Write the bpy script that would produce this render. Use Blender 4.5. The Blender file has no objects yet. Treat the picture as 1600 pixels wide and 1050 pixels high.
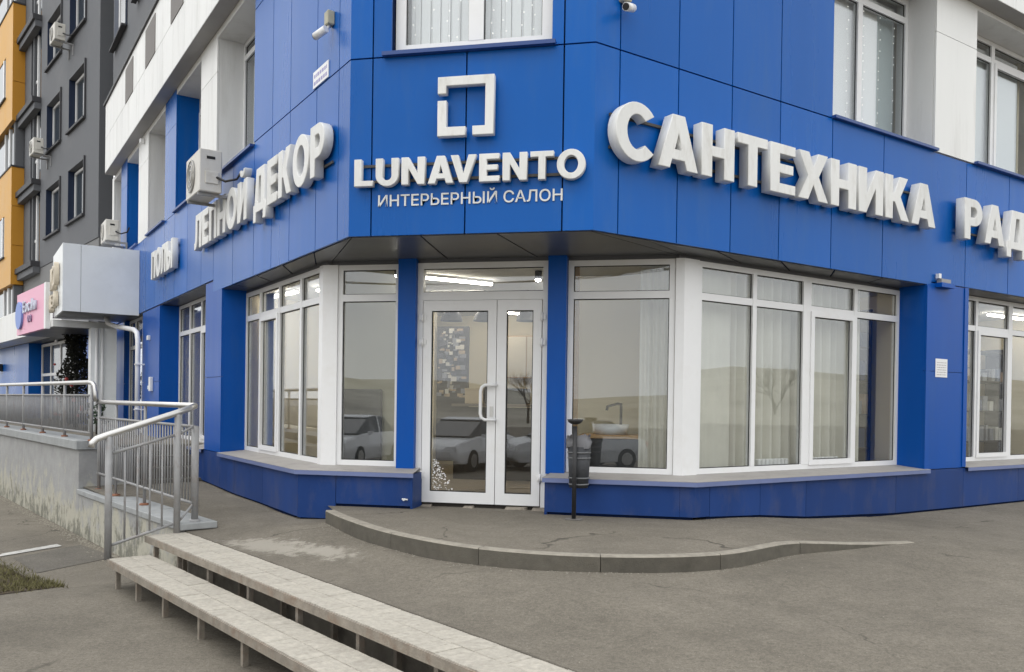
import bpy, bmesh, math, random
from mathutils import Vector, Matrix
random.seed(7)
SC = bpy.context.scene
COL = SC.collection

# ---------------------------------------------------------------- camera
YAW, PIT, ROL = -0.20098, -0.00758, 0.014316
cam_d = bpy.data.cameras.new('camera')
cam = bpy.data.objects.new('camera', cam_d)
COL.objects.link(cam)
SC.camera = cam
cam_d.sensor_width = 36.0
cam_d.lens = 1307.9 / 1600 * 36.0
cam_d.shift_y = 116.56 / 1600
cam_d.clip_start = 0.05
cam_d.clip_end = 3000
fw = Vector((math.sin(YAW) * math.cos(PIT), math.cos(YAW) * math.cos(PIT), math.sin(PIT)))
rt0 = Vector((math.cos(YAW), -math.sin(YAW), 0))
up0 = rt0.cross(fw)
rt = rt0 * math.cos(ROL) + up0 * math.sin(ROL)
up = up0 * math.cos(ROL) - rt0 * math.sin(ROL)
m = Matrix((rt, up, -fw)).transposed().to_4x4()
m.translation = Vector((2.204, -8.370, 1.25))
cam.matrix_world = m

# ---------------------------------------------------------------- world, sun, exposure
SUN_EL, SUN_AZ = math.radians(60), math.radians(215)
W = bpy.data.worlds.new('World')
SC.world = W
W.use_nodes = True
nt = W.node_tree
nt.nodes.clear()
out = nt.nodes.new('ShaderNodeOutputWorld')
bg = nt.nodes.new('ShaderNodeBackground')
sky = nt.nodes.new('ShaderNodeTexSky')
sky.sky_type = 'NISHITA'
sky.sun_disc = False
sky.sun_elevation = SUN_EL
sky.sun_rotation = SUN_AZ
sky.air_density = 1.0
sky.dust_density = 2.0
sky.ozone_density = 1.0
hs = nt.nodes.new('ShaderNodeHueSaturation')
hs.inputs['Saturation'].default_value = 0.35
bg.inputs['Strength'].default_value = 0.15
nt.links.new(sky.outputs[0], hs.inputs['Color'])
# even overcast: a soft cloud layer over the clear sky
tc = nt.nodes.new('ShaderNodeTexCoord')
cn_ = nt.nodes.new('ShaderNodeTexNoise')
cn_.inputs['Scale'].default_value = 3.0
cn_.inputs['Detail'].default_value = 2
nt.links.new(tc.outputs['Generated'], cn_.inputs['Vector'])
cr = nt.nodes.new('ShaderNodeMapRange')
cr.inputs['From Min'].default_value = 0.3
cr.inputs['From Max'].default_value = 0.7
cr.inputs['To Min'].default_value = 7.6
cr.inputs['To Max'].default_value = 10.4
nt.links.new(cn_.outputs['Fac'], cr.inputs['Value'])
cm = nt.nodes.new('ShaderNodeMix')
cm.data_type = 'RGBA'
cm.blend_type = 'MULTIPLY'
cm.inputs['Factor'].default_value = 1.0
cm.inputs['A'].default_value = (0.985, 1.0, 1.01, 1)
sz = nt.nodes.new('ShaderNodeSeparateXYZ')
nt.links.new(tc.outputs['Generated'], sz.inputs[0])
zr = nt.nodes.new('ShaderNodeMapRange')
zr.inputs['From Min'].default_value = 0.0
zr.inputs['From Max'].default_value = 1.0
zr.inputs['To Min'].default_value = 0.86
zr.inputs['To Max'].default_value = 1.30
nt.links.new(sz.outputs['Z'], zr.inputs['Value'])
zm = nt.nodes.new('ShaderNodeMath')
zm.operation = 'MULTIPLY'
nt.links.new(cr.outputs[0], zm.inputs[0])
nt.links.new(zr.outputs[0], zm.inputs[1])
nt.links.new(zm.outputs[0], cm.inputs['B'])
sm2 = nt.nodes.new('ShaderNodeMix')
sm2.data_type = 'RGBA'
sm2.inputs['Factor'].default_value = 0.9
nt.links.new(hs.outputs[0], sm2.inputs['A'])
nt.links.new(cm.outputs['Result'], sm2.inputs['B'])
nt.links.new(sm2.outputs['Result'], bg.inputs[0])
nt.links.new(bg.outputs[0], out.inputs[0])
sl = bpy.data.lights.new('sun', 'SUN')
sl.energy = 0.5
sl.angle = math.radians(40)
sl.color = (1.0, 0.965, 0.92)
sun = bpy.data.objects.new('sun', sl)
COL.objects.link(sun)
sdir = Vector((math.sin(SUN_AZ) * math.cos(SUN_EL), math.cos(SUN_AZ) * math.cos(SUN_EL), math.sin(SUN_EL)))
sun.rotation_euler = sdir.to_track_quat('Z', 'Y').to_euler()
sun.location = (0, -20, 40)
vs = SC.view_settings
vs.view_transform = 'Standard'
vs.look = 'None'
vs.exposure = 0.26
vs.gamma = 1.0
SC.render.engine = 'CYCLES'
cy = SC.cycles
cy.use_denoising = True
cy.max_bounces = 6
cy.diffuse_bounces = 3
cy.glossy_bounces = 3
cy.transparent_max_bounces = 14
cy.use_adaptive_sampling = True
cy.adaptive_threshold = 0.02
cy.sample_clamp_indirect = 6.0
cy.caustics_reflective = False
cy.caustics_refractive = False

# ---------------------------------------------------------------- materials
def srgb(r, g, b):
    def c(v):
        v /= 255.0
        return v / 12.92 if v <= 0.04045 else ((v + 0.055) / 1.055) ** 2.4
    return (c(r), c(g), c(b))

MATS = {}
def mat(name, col, rough=0.6, spec=0.5, var=0.0, vscale=2.0, bump=0.0, bscale=60.0, metal=0.0, dirt=None, dscale=1.2, damt=0.5, emit=None, estr=0.0, stretch=(1, 1, 1), coat=0.0, orand=0.0, wave=0.0):
    if name in MATS:
        return MATS[name]
    M = bpy.data.materials.new(name)
    M.use_nodes = True
    n = M.node_tree.nodes
    l = M.node_tree.links
    b = n['Principled BSDF']
    b.inputs['Base Color'].default_value = (*col, 1)
    b.inputs['Roughness'].default_value = rough
    b.inputs['Specular IOR Level'].default_value = spec
    b.inputs['Metallic'].default_value = metal
    b.inputs['Coat Weight'].default_value = coat
    if emit:
        b.inputs['Emission Color'].default_value = (*emit, 1)
        b.inputs['Emission Strength'].default_value = estr
    if var or bump or dirt:
        geo = n.new('ShaderNodeNewGeometry')
        mp = n.new('ShaderNodeMapping')
        mp.inputs['Scale'].default_value = stretch
        l.new(geo.outputs['Position'], mp.inputs['Vector'])
    cur = None
    if var:
        t = n.new('ShaderNodeTexNoise')
        t.inputs['Scale'].default_value = vscale
        t.inputs['Detail'].default_value = 6
        t.inputs['Roughness'].default_value = 0.65
        l.new(mp.outputs[0], t.inputs['Vector'])
        r = n.new('ShaderNodeMapRange')
        r.inputs['From Min'].default_value = 0.25
        r.inputs['From Max'].default_value = 0.75
        r.inputs['To Min'].default_value = 1 - var
        r.inputs['To Max'].default_value = 1 + var
        l.new(t.outputs['Fac'], r.inputs['Value'])
        mx = n.new('ShaderNodeMix')
        mx.data_type = 'RGBA'
        mx.blend_type = 'MULTIPLY'
        mx.inputs['Factor'].default_value = 1
        mx.inputs['A'].default_value = (*col, 1)
        l.new(r.outputs[0], mx.inputs['B'])
        cur = mx.outputs['Result']
        rr = n.new('ShaderNodeMapRange')
        rr.inputs['To Min'].default_value = max(0.03, rough - 0.12)
        rr.inputs['To Max'].default_value = min(1, rough + 0.12)
        l.new(t.outputs['Fac'], rr.inputs['Value'])
        l.new(rr.outputs[0], b.inputs['Roughness'])
    if dirt:
        t2 = n.new('ShaderNodeTexNoise')
        t2.inputs['Scale'].default_value = dscale
        t2.inputs['Detail'].default_value = 8
        t2.inputs['Roughness'].default_value = 0.7
        l.new(mp.outputs[0], t2.inputs['Vector'])
        r2 = n.new('ShaderNodeMapRange')
        r2.inputs['From Min'].default_value = 0.5
        r2.inputs['From Max'].default_value = 0.72
        r2.inputs['To Max'].default_value = damt
        l.new(t2.outputs['Fac'], r2.inputs['Value'])
        m2 = n.new('ShaderNodeMix')
        m2.data_type = 'RGBA'
        l.new(r2.outputs[0], m2.inputs['Factor'])
        m2.inputs['A'].default_value = (*col, 1)
        if cur:
            l.new(cur, m2.inputs['A'])
        m2.inputs['B'].default_value = (*dirt, 1)
        cur = m2.outputs['Result']
    if orand:
        oi = n.new('ShaderNodeObjectInfo')
        r4 = n.new('ShaderNodeMapRange')
        r4.inputs['To Min'].default_value = 1 - orand
        r4.inputs['To Max'].default_value = 1 + orand
        l.new(oi.outputs['Random'], r4.inputs['Value'])
        m4 = n.new('ShaderNodeMix')
        m4.data_type = 'RGBA'
        m4.blend_type = 'MULTIPLY'
        m4.inputs['Factor'].default_value = 1
        m4.inputs['A'].default_value = (*col, 1)
        if cur:
            l.new(cur, m4.inputs['A'])
        l.new(r4.outputs[0], m4.inputs['B'])
        cur = m4.outputs['Result']
    if cur:
        l.new(cur, b.inputs['Base Color'])
    if wave:
        t5 = n.new('ShaderNodeTexNoise')
        t5.inputs['Scale'].default_value = 1.3
        t5.inputs['Detail'].default_value = 2
        l.new(mp.outputs[0], t5.inputs['Vector'])
        bw_ = n.new('ShaderNodeBump')
        bw_.inputs['Strength'].default_value = wave
        bw_.inputs['Distance'].default_value = 0.05
        l.new(t5.outputs['Fac'], bw_.inputs['Height'])
        l.new(bw_.outputs[0], b.inputs['Normal'])
    if bump:
        t3 = n.new('ShaderNodeTexNoise')
        t3.inputs['Scale'].default_value = bscale
        t3.inputs['Detail'].default_value = 5
        l.new(mp.outputs[0], t3.inputs['Vector'])
        bp = n.new('ShaderNodeBump')
        bp.inputs['Strength'].default_value = bump
        bp.inputs['Distance'].default_value = 0.01
        l.new(t3.outputs['Fac'], bp.inputs['Height'])
        l.new(bp.outputs[0], b.inputs['Normal'])
    MATS[name] = M
    return M

def glass_mat(name, r0, tint, rough=0.0, wav=0.0):
    """thin clear pane: Schlick mix of mirror and pass-through on both faces"""
    M = bpy.data.materials.new(name)
    M.use_nodes = True
    n = M.node_tree.nodes
    l = M.node_tree.links
    n.clear()
    o = n.new('ShaderNodeOutputMaterial')
    mx = n.new('ShaderNodeMixShader')
    tr = n.new('ShaderNodeBsdfTransparent')
    tr.inputs[0].default_value = (*tint, 1)
    gl = n.new('ShaderNodeBsdfGlossy')
    gl.inputs['Roughness'].default_value = rough
    gl.inputs['Color'].default_value = (0.95, 0.97, 1.0, 1)
    geo = n.new('ShaderNodeNewGeometry')
    dot = n.new('ShaderNodeVectorMath')
    dot.operation = 'DOT_PRODUCT'
    l.new(geo.outputs['Incoming'], dot.inputs[0])
    l.new(geo.outputs['Normal'], dot.inputs[1])
    ab = n.new('ShaderNodeMath'); ab.operation = 'ABSOLUTE'
    l.new(dot.outputs['Value'], ab.inputs[0])
    om = n.new('ShaderNodeMath'); om.operation = 'SUBTRACT'; om.inputs[0].default_value = 1
    l.new(ab.outputs[0], om.inputs[1])
    pw = n.new('ShaderNodeMath'); pw.operation = 'POWER'; pw.inputs[1].default_value = 5
    l.new(om.outputs[0], pw.inputs[0])
    ma = n.new('ShaderNodeMath'); ma.operation = 'MULTIPLY_ADD'
    ma.inputs[1].default_value = 1 - r0; ma.inputs[2].default_value = r0
    l.new(pw.outputs[0], ma.inputs[0])
    l.new(ma.outputs[0], mx.inputs['Fac'])
    l.new(tr.outputs[0], mx.inputs[1])
    l.new(gl.outputs[0], mx.inputs[2])
    if wav:
        t = n.new('ShaderNodeTexNoise'); t.inputs['Scale'].default_value = 0.9; t.inputs['Detail'].default_value = 1
        l.new(geo.outputs['Position'], t.inputs['Vector'])
        bp = n.new('ShaderNodeBump'); bp.inputs['Strength'].default_value = wav; bp.inputs['Distance'].default_value = 0.02
        l.new(t.outputs['Fac'], bp.inputs['Height'])
        l.new(bp.outputs[0], gl.inputs['Normal'])
    l.new(mx.outputs[0], o.inputs[0])
    MATS[name] = M
    return M

def asphalt_mat(name, col, worn=None):
    M = bpy.data.materials.new(name)
    M.use_nodes = True
    n = M.node_tree.nodes
    l = M.node_tree.links
    b = n['Principled BSDF']
    geo = n.new('ShaderNodeNewGeometry')
    def noise(sc, det, ro=0.6):
        t = n.new('ShaderNodeTexNoise')
        t.inputs['Scale'].default_value = sc
        t.inputs['Detail'].default_value = det
        t.inputs['Roughness'].default_value = ro
        l.new(geo.outputs['Position'], t.inputs['Vector'])
        return t.outputs['Fac']
    def rng(src, a, c, d, e):
        r = n.new('ShaderNodeMapRange')
        r.inputs['From Min'].default_value = a; r.inputs['From Max'].default_value = c
        r.inputs['To Min'].default_value = d; r.inputs['To Max'].default_value = e
        l.new(src, r.inputs['Value'])
        return r.outputs[0]
    def mix(fac, A, B, mode='MIX'):
        x = n.new('ShaderNodeMix'); x.data_type = 'RGBA'; x.blend_type = mode
        for s, v in (('Factor', fac), ('A', A), ('B', B)):
            if isinstance(v, (int, float)):
                x.inputs[s].default_value = v
            elif isinstance(v, tuple):
                x.inputs[s].default_value = (*v, 1)
            else:
                l.new(v, x.inputs[s])
        return x.outputs['Result']
    c = mix(1.0, col, rng(noise(0.55, 6, 0.65), 0.3, 0.7, 0.80, 1.17), 'MULTIPLY')
    c = mix(1.0, c, rng(noise(5, 5, 0.7), 0.3, 0.7, 0.91, 1.09), 'MULTIPLY')
    c = mix(1.0, c, rng(noise(30, 4, 0.8), 0.3, 0.7, 0.74, 1.24), 'MULTIPLY')
    c = mix(1.0, c, rng(noise(95, 3, 0.8), 0.32, 0.68, 0.72, 1.26), 'MULTIPLY')
    # hairline cracks, only in some places
    wn = n.new('ShaderNodeTexNoise'); wn.inputs['Scale'].default_value = 1.6; wn.inputs['Detail'].default_value = 5
    l.new(geo.outputs['Position'], wn.inputs['Vector'])
    wa = n.new('ShaderNodeVectorMath'); wa.operation = 'MULTIPLY_ADD'
    wa.inputs[1].default_value = (1.1, 1.1, 0)
    l.new(wn.outputs['Color'], wa.inputs[0]); l.new(geo.outputs['Position'], wa.inputs[2])
    ck = n.new('ShaderNodeTexVoronoi'); ck.feature = 'DISTANCE_TO_EDGE'; ck.inputs['Scale'].default_value = 0.42
    l.new(wa.outputs[0], ck.inputs['Vector'])
    cf = n.new('ShaderNodeMath'); cf.operation = 'MULTIPLY'
    l.new(rng(ck.outputs['Distance'], 0.002, 0.007, 0.8, 0), cf.inputs[0]); l.new(rng(noise(0.6, 3), 0.50, 0.56, 0, 1), cf.inputs[1])
    c = mix(cf.outputs[0], c, tuple(v * 0.35 for v in col))
    # stains, darker damp blotches
    c = mix(rng(noise(0.45, 7, 0.75), 0.52, 0.66, 0, 0.42), c, tuple(v * 0.62 for v in col))
    # pale aggregate grit
    v = n.new('ShaderNodeTexVoronoi')
    v.inputs['Scale'].default_value = 26
    l.new(geo.outputs['Position'], v.inputs['Vector'])
    g = rng(v.outputs['Distance'], 0.05, 0.13, 0.75, 0)
    sel = rng(noise(3.1, 3), 0.5, 0.62, 0, 1)
    mm = n.new('ShaderNodeMath'); mm.operation = 'MULTIPLY'
    l.new(g, mm.inputs[0]); l.new(sel, mm.inputs[1])
    c = mix(mm.outputs[0], c, tuple(min(1, v_ * 1.8) for v_ in col))
    if worn:
        for (wx, wy, ang, sx, sy) in worn:
            mp = n.new('ShaderNodeMapping')
            mp.vector_type = 'TEXTURE'
            mp.inputs['Location'].default_value = (wx, wy, 0)
            mp.inputs['Rotation'].default_value = (0, 0, ang)
            mp.inputs['Scale'].default_value = (sx, sy, 1000)
            l.new(geo.outputs['Position'], mp.inputs['Vector'])
            ln = n.new('ShaderNodeVectorMath'); ln.operation = 'LENGTH'
            l.new(mp.outputs[0], ln.inputs[0])
            a1 = n.new('ShaderNodeMath'); a1.operation = 'MULTIPLY_ADD'
            a1.inputs[1].default_value = 3.4; a1.inputs[2].default_value = -1.7
            l.new(noise(7.5, 8, 0.8), a1.inputs[0])
            ad = n.new('ShaderNodeMath'); ad.operation = 'ADD'
            l.new(a1.outputs[0], ad.inputs[0]); l.new(ln.outputs['Value'], ad.inputs[1])
            c = mix(rng(ad.outputs[0], 0.45, 0.85, 0.85, 0), c, (0.33, 0.305, 0.26))
    l.new(c, b.inputs['Base Color'])
    b.inputs['Roughness'].default_value = 0.93
    b.inputs['Specular IOR Level'].default_value = 0.25
    bp = n.new('ShaderNodeBump'); bp.inputs['Strength'].default_value = 0.55; bp.inputs['Distance'].default_value = 0.006
    l.new(noise(70, 4, 0.7), bp.inputs['Height'])
    b2 = n.new('ShaderNodeBump'); b2.inputs['Strength'].default_value = 0.35; b2.inputs['Distance'].default_value = 0.05
    l.new(noise(2.2, 4), b2.inputs['Height'])
    l.new(bp.outputs[0], b2.inputs['Normal'])
    l.new(b2.outputs[0], b.inputs['Normal'])
    MATS[name] = M
    return M

BLUE = mat('blue composite panel', (0.002, 0.100, 0.405), 0.30, 0.2, var=0.07, vscale=0.8, dirt=(0.035, 0.12, 0.33), dscale=3.2, damt=0.42, stretch=(1, 1, 0.16), orand=0.07, wave=0.18)
BLUE2 = mat('blue pillar panel', (0.001, 0.075, 0.36), 0.36, 0.2, var=0.09, vscale=1.1, dirt=(0.03, 0.10, 0.30), dscale=4, damt=0.3, stretch=(1, 1, 0.2), orand=0.05, wave=0.12)
PLIN = mat('violet blue plinth panel', (0.012, 0.045, 0.18), 0.45, 0.2, var=0.14, vscale=1.6, dirt=(0.075, 0.085, 0.15), dscale=2.8, damt=0.55, stretch=(1, 1, 0.4), orand=0.10, wave=0.15)
SLOT = mat('dark joint backing', (0.006, 0.014, 0.05), 0.9, 0.1)
WHITE = mat('white wall panel', (0.74, 0.74, 0.72), 0.42, 0.5, var=0.05, vscale=0.9, dirt=(0.50, 0.49, 0.46), dscale=2.6, damt=0.5, stretch=(1, 1, 0.14), orand=0.035)
WSLOT = mat('grey joint backing', (0.12, 0.12, 0.12), 0.9, 0.1)
PVC = mat('white plastic frame', (0.80, 0.80, 0.80), 0.35, 0.5, var=0.03, vscale=3, dirt=(0.62, 0.60, 0.56), dscale=3.0, damt=0.35)
GASK = mat('black rubber gasket', (0.02, 0.02, 0.02), 0.7, 0.3)
GLASS = glass_mat('window glass', 0.095, (0.955, 0.965, 0.96), wav=0.02)
LETTER = mat('white acrylic letter', (0.72, 0.72, 0.70), 0.45, 0.4, var=0.06, vscale=5, dirt=(0.50, 0.48, 0.43), dscale=7, damt=0.6, stretch=(1, 1, 0.3), orand=0.03)
STEEL = mat('brushed stainless steel', (0.58, 0.57, 0.55), 0.36, 0.5, metal=0.85, var=0.06, vscale=8)
GREYP = mat('grey painted steel', (0.30, 0.30, 0.30), 0.5, 0.5, var=0.12, vscale=6, dirt=(0.22, 0.14, 0.09), dscale=5, damt=0.4)
SOFF = mat('grey soffit panel', (0.105, 0.108, 0.118), 0.34, 0.5, metal=0.2, var=0.06, vscale=1.2)
SILLM = mat('dusty sill metal', (0.34, 0.32, 0.30), 0.6, 0.4, var=0.14, vscale=3.5, dirt=(0.18, 0.17, 0.17), dscale=4, damt=0.5)
SILLB = mat('blue sill metal', (0.15, 0.19, 0.36), 0.4, 0.5, var=0.1, vscale=4)
SILLD = mat('dark blue upper sill', (0.02, 0.06, 0.22), 0.4, 0.5, var=0.08, vscale=3)
CANO = mat('pale grey canopy panel', (0.76, 0.78, 0.78), 0.38, 0.5, var=0.05, vscale=0.9, dirt=(0.62, 0.64, 0.63), dscale=1.2, damt=0.4)
DARKM = mat('black painted metal', (0.018, 0.018, 0.02), 0.5, 0.5, var=0.1, vscale=9)
BINM = mat('grey plastic bin', (0.045, 0.047, 0.052), 0.6, 0.4, var=0.15, vscale=7)
CREAM = mat('cream interior wall', (0.66, 0.58, 0.40), 0.8, 0.3, var=0.04, vscale=1)
CEIL = mat('white ceiling', (0.70, 0.69, 0.66), 0.85, 0.2)
IFLR = mat('interior floor tile', (0.30, 0.25, 0.19), 0.4, 0.4, var=0.1, vscale=2)
CURT = mat('cream curtain cloth', (0.70, 0.68, 0.60), 0.9, 0.2, var=0.05, vscale=5)
BLINDM = mat('white blind slat', (0.86, 0.87, 0.88), 0.8, 0.2)
WOOD = mat('pale wood', (0.48, 0.30, 0.14), 0.5, 0.4, var=0.2, vscale=3, stretch=(1, 1, 0.1))
DARKW = mat('dark brown cabinet', (0.045, 0.037, 0.030), 0.5, 0.4, var=0.2, vscale=4)
DGREY = mat('dark grey cabinet', (0.05, 0.05, 0.052), 0.45, 0.4, var=0.1, vscale=3)
CONC = mat('pale concrete tread', (0.43, 0.40, 0.345), 0.92, 0.2, var=0.22, vscale=22, bump=0.8, bscale=70, dirt=(0.30, 0.275, 0.235), dscale=7.0, damt=0.5, orand=0.05)
CONCB = mat('tread frame concrete', (0.27, 0.24, 0.20), 0.9, 0.2, var=0.25, vscale=9, bump=0.5, bscale=60, dirt=(0.20, 0.10, 0.05), dscale=6, damt=0.45)
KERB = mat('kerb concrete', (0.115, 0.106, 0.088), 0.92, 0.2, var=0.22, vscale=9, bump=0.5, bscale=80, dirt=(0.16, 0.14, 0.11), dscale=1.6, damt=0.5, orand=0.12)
KERBT = mat('paler kerb top', (0.30, 0.275, 0.23), 0.92, 0.2, var=0.2, vscale=12, bump=0.5, bscale=70, dirt=(0.17, 0.155, 0.13), dscale=4, damt=0.6)
def plaster_mat():
    M = mat('weathered plaster wall', (0.34, 0.34, 0.335), 0.92, 0.2, var=0.16, vscale=3.0, bump=0.5, bscale=22)
    n = M.node_tree.nodes; l = M.node_tree.links; b = n['Principled BSDF']
    geo = n.new('ShaderNodeNewGeometry'); sx = n.new('ShaderNodeSeparateXYZ'); l.new(geo.outputs['Position'], sx.inputs[0])
    cur = b.inputs['Base Color'].links[0].from_socket
    def layer(cur, scale, col, lo, hi, amt, zlo, zhi, stz, ro=0.72):
        mp = n.new('ShaderNodeMapping'); mp.inputs['Scale'].default_value = (1, 1, stz); l.new(geo.outputs['Position'], mp.inputs['Vector'])
        t = n.new('ShaderNodeTexNoise'); t.inputs['Scale'].default_value = scale; t.inputs['Detail'].default_value = 9; t.inputs['Roughness'].default_value = ro
        l.new(mp.outputs[0], t.inputs['Vector'])
        z = n.new('ShaderNodeMapRange'); z.inputs['From Min'].default_value = zlo; z.inputs['From Max'].default_value = zhi; z.inputs['To Min'].default_value = 0.16; z.inputs['To Max'].default_value = -0.16
        l.new(sx.outputs['Z'], z.inputs['Value'])
        a = n.new('ShaderNodeMath'); a.operation = 'ADD'; l.new(t.outputs['Fac'], a.inputs[0]); l.new(z.outputs[0], a.inputs[1])
        r = n.new('ShaderNodeMapRange'); r.inputs['From Min'].default_value = lo; r.inputs['From Max'].default_value = hi; r.inputs['To Max'].default_value = amt
        l.new(a.outputs[0], r.inputs['Value'])
        m2 = n.new('ShaderNodeMix'); m2.data_type = 'RGBA'; l.new(r.outputs[0], m2.inputs['Factor']); l.new(cur, m2.inputs['A']); m2.inputs['B'].default_value = (*col, 1)
        return m2.outputs['Result']
    cur = layer(cur, 3.4, (0.46, 0.44, 0.36), 0.48, 0.60, 0.9, -0.85, 0.30, 0.75)     # peeled, limey patches low down
    cur = layer(cur, 4.5, (0.14, 0.14, 0.115), 0.55, 0.68, 0.8, -0.95, 0.1, 0.8)   # moss and soot
    cur = layer(cur, 7.0, (0.16, 0.15, 0.14), 0.60, 0.72, 0.5, -3.0, 3.0, 0.12)      # run-off streaks
    l.new(cur, b.inputs['Base Color'])
    return M
PLAST = plaster_mat()
CAPM = mat('grey coping', (0.33, 0.34, 0.34), 0.85, 0.2, var=0.16, vscale=6, bump=0.3, bscale=50)
TOWER = mat('dark grey cladding', (0.115, 0.12, 0.13), 0.7, 0.35, var=0.08, vscale=0.6, dirt=(0.15, 0.15, 0.155), dscale=0.7, damt=0.5)
TREV = mat('navy window reveal', (0.012, 0.022, 0.05), 0.6, 0.3)
TLEDGE = mat('dark ledge', (0.05, 0.05, 0.055), 0.6, 0.3)
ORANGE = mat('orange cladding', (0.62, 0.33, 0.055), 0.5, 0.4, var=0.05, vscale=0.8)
ORDARK = mat('darker orange cladding', (0.50, 0.23, 0.02), 0.5, 0.4, var=0.05, vscale=0.8)
ACM = mat('aged white air conditioner casing', (0.62, 0.60, 0.55), 0.45, 0.4, var=0.07, vscale=5, dirt=(0.38, 0.34, 0.27), dscale=5, damt=0.5)
PINK = mat('pink sign face', (0.78, 0.36, 0.50), 0.4, 0.4)
GRASS = mat('dry short grass', (0.13, 0.12, 0.055), 0.9, 0.2, var=0.4, vscale=7)
SOIL = mat('dark soil', (0.07, 0.055, 0.04), 0.95, 0.1, var=0.3, vscale=8)
LAMP = mat('lit led tube', (0.9, 0.9, 0.9), 0.5, 0.5, emit=(1.0, 0.93, 0.80), estr=26)
SPOT = mat('lit spot lens', (0.9, 0.9, 0.9), 0.5, 0.5, emit=(1.0, 0.92, 0.78), estr=45)
ASPH = asphalt_mat('old asphalt', (0.172, 0.154, 0.125), [(-1.95, -0.45, -0.45, 0.85, 0.28), (-1.2, -0.75, -0.55, 0.7, 0.2)])
ASPL = asphalt_mat('lower asphalt', (0.172, 0.154, 0.125))
ASPP = asphalt_mat('platform asphalt', (0.172, 0.154, 0.125))
ASPD = asphalt_mat('dark asphalt patch', (0.135, 0.124, 0.106))
PAINT = mat('worn white road paint', (0.52, 0.51, 0.48), 0.8, 0.3, dirt=(0.17, 0.16, 0.15), dscale=14, damt=0.9, var=0.1)

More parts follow.
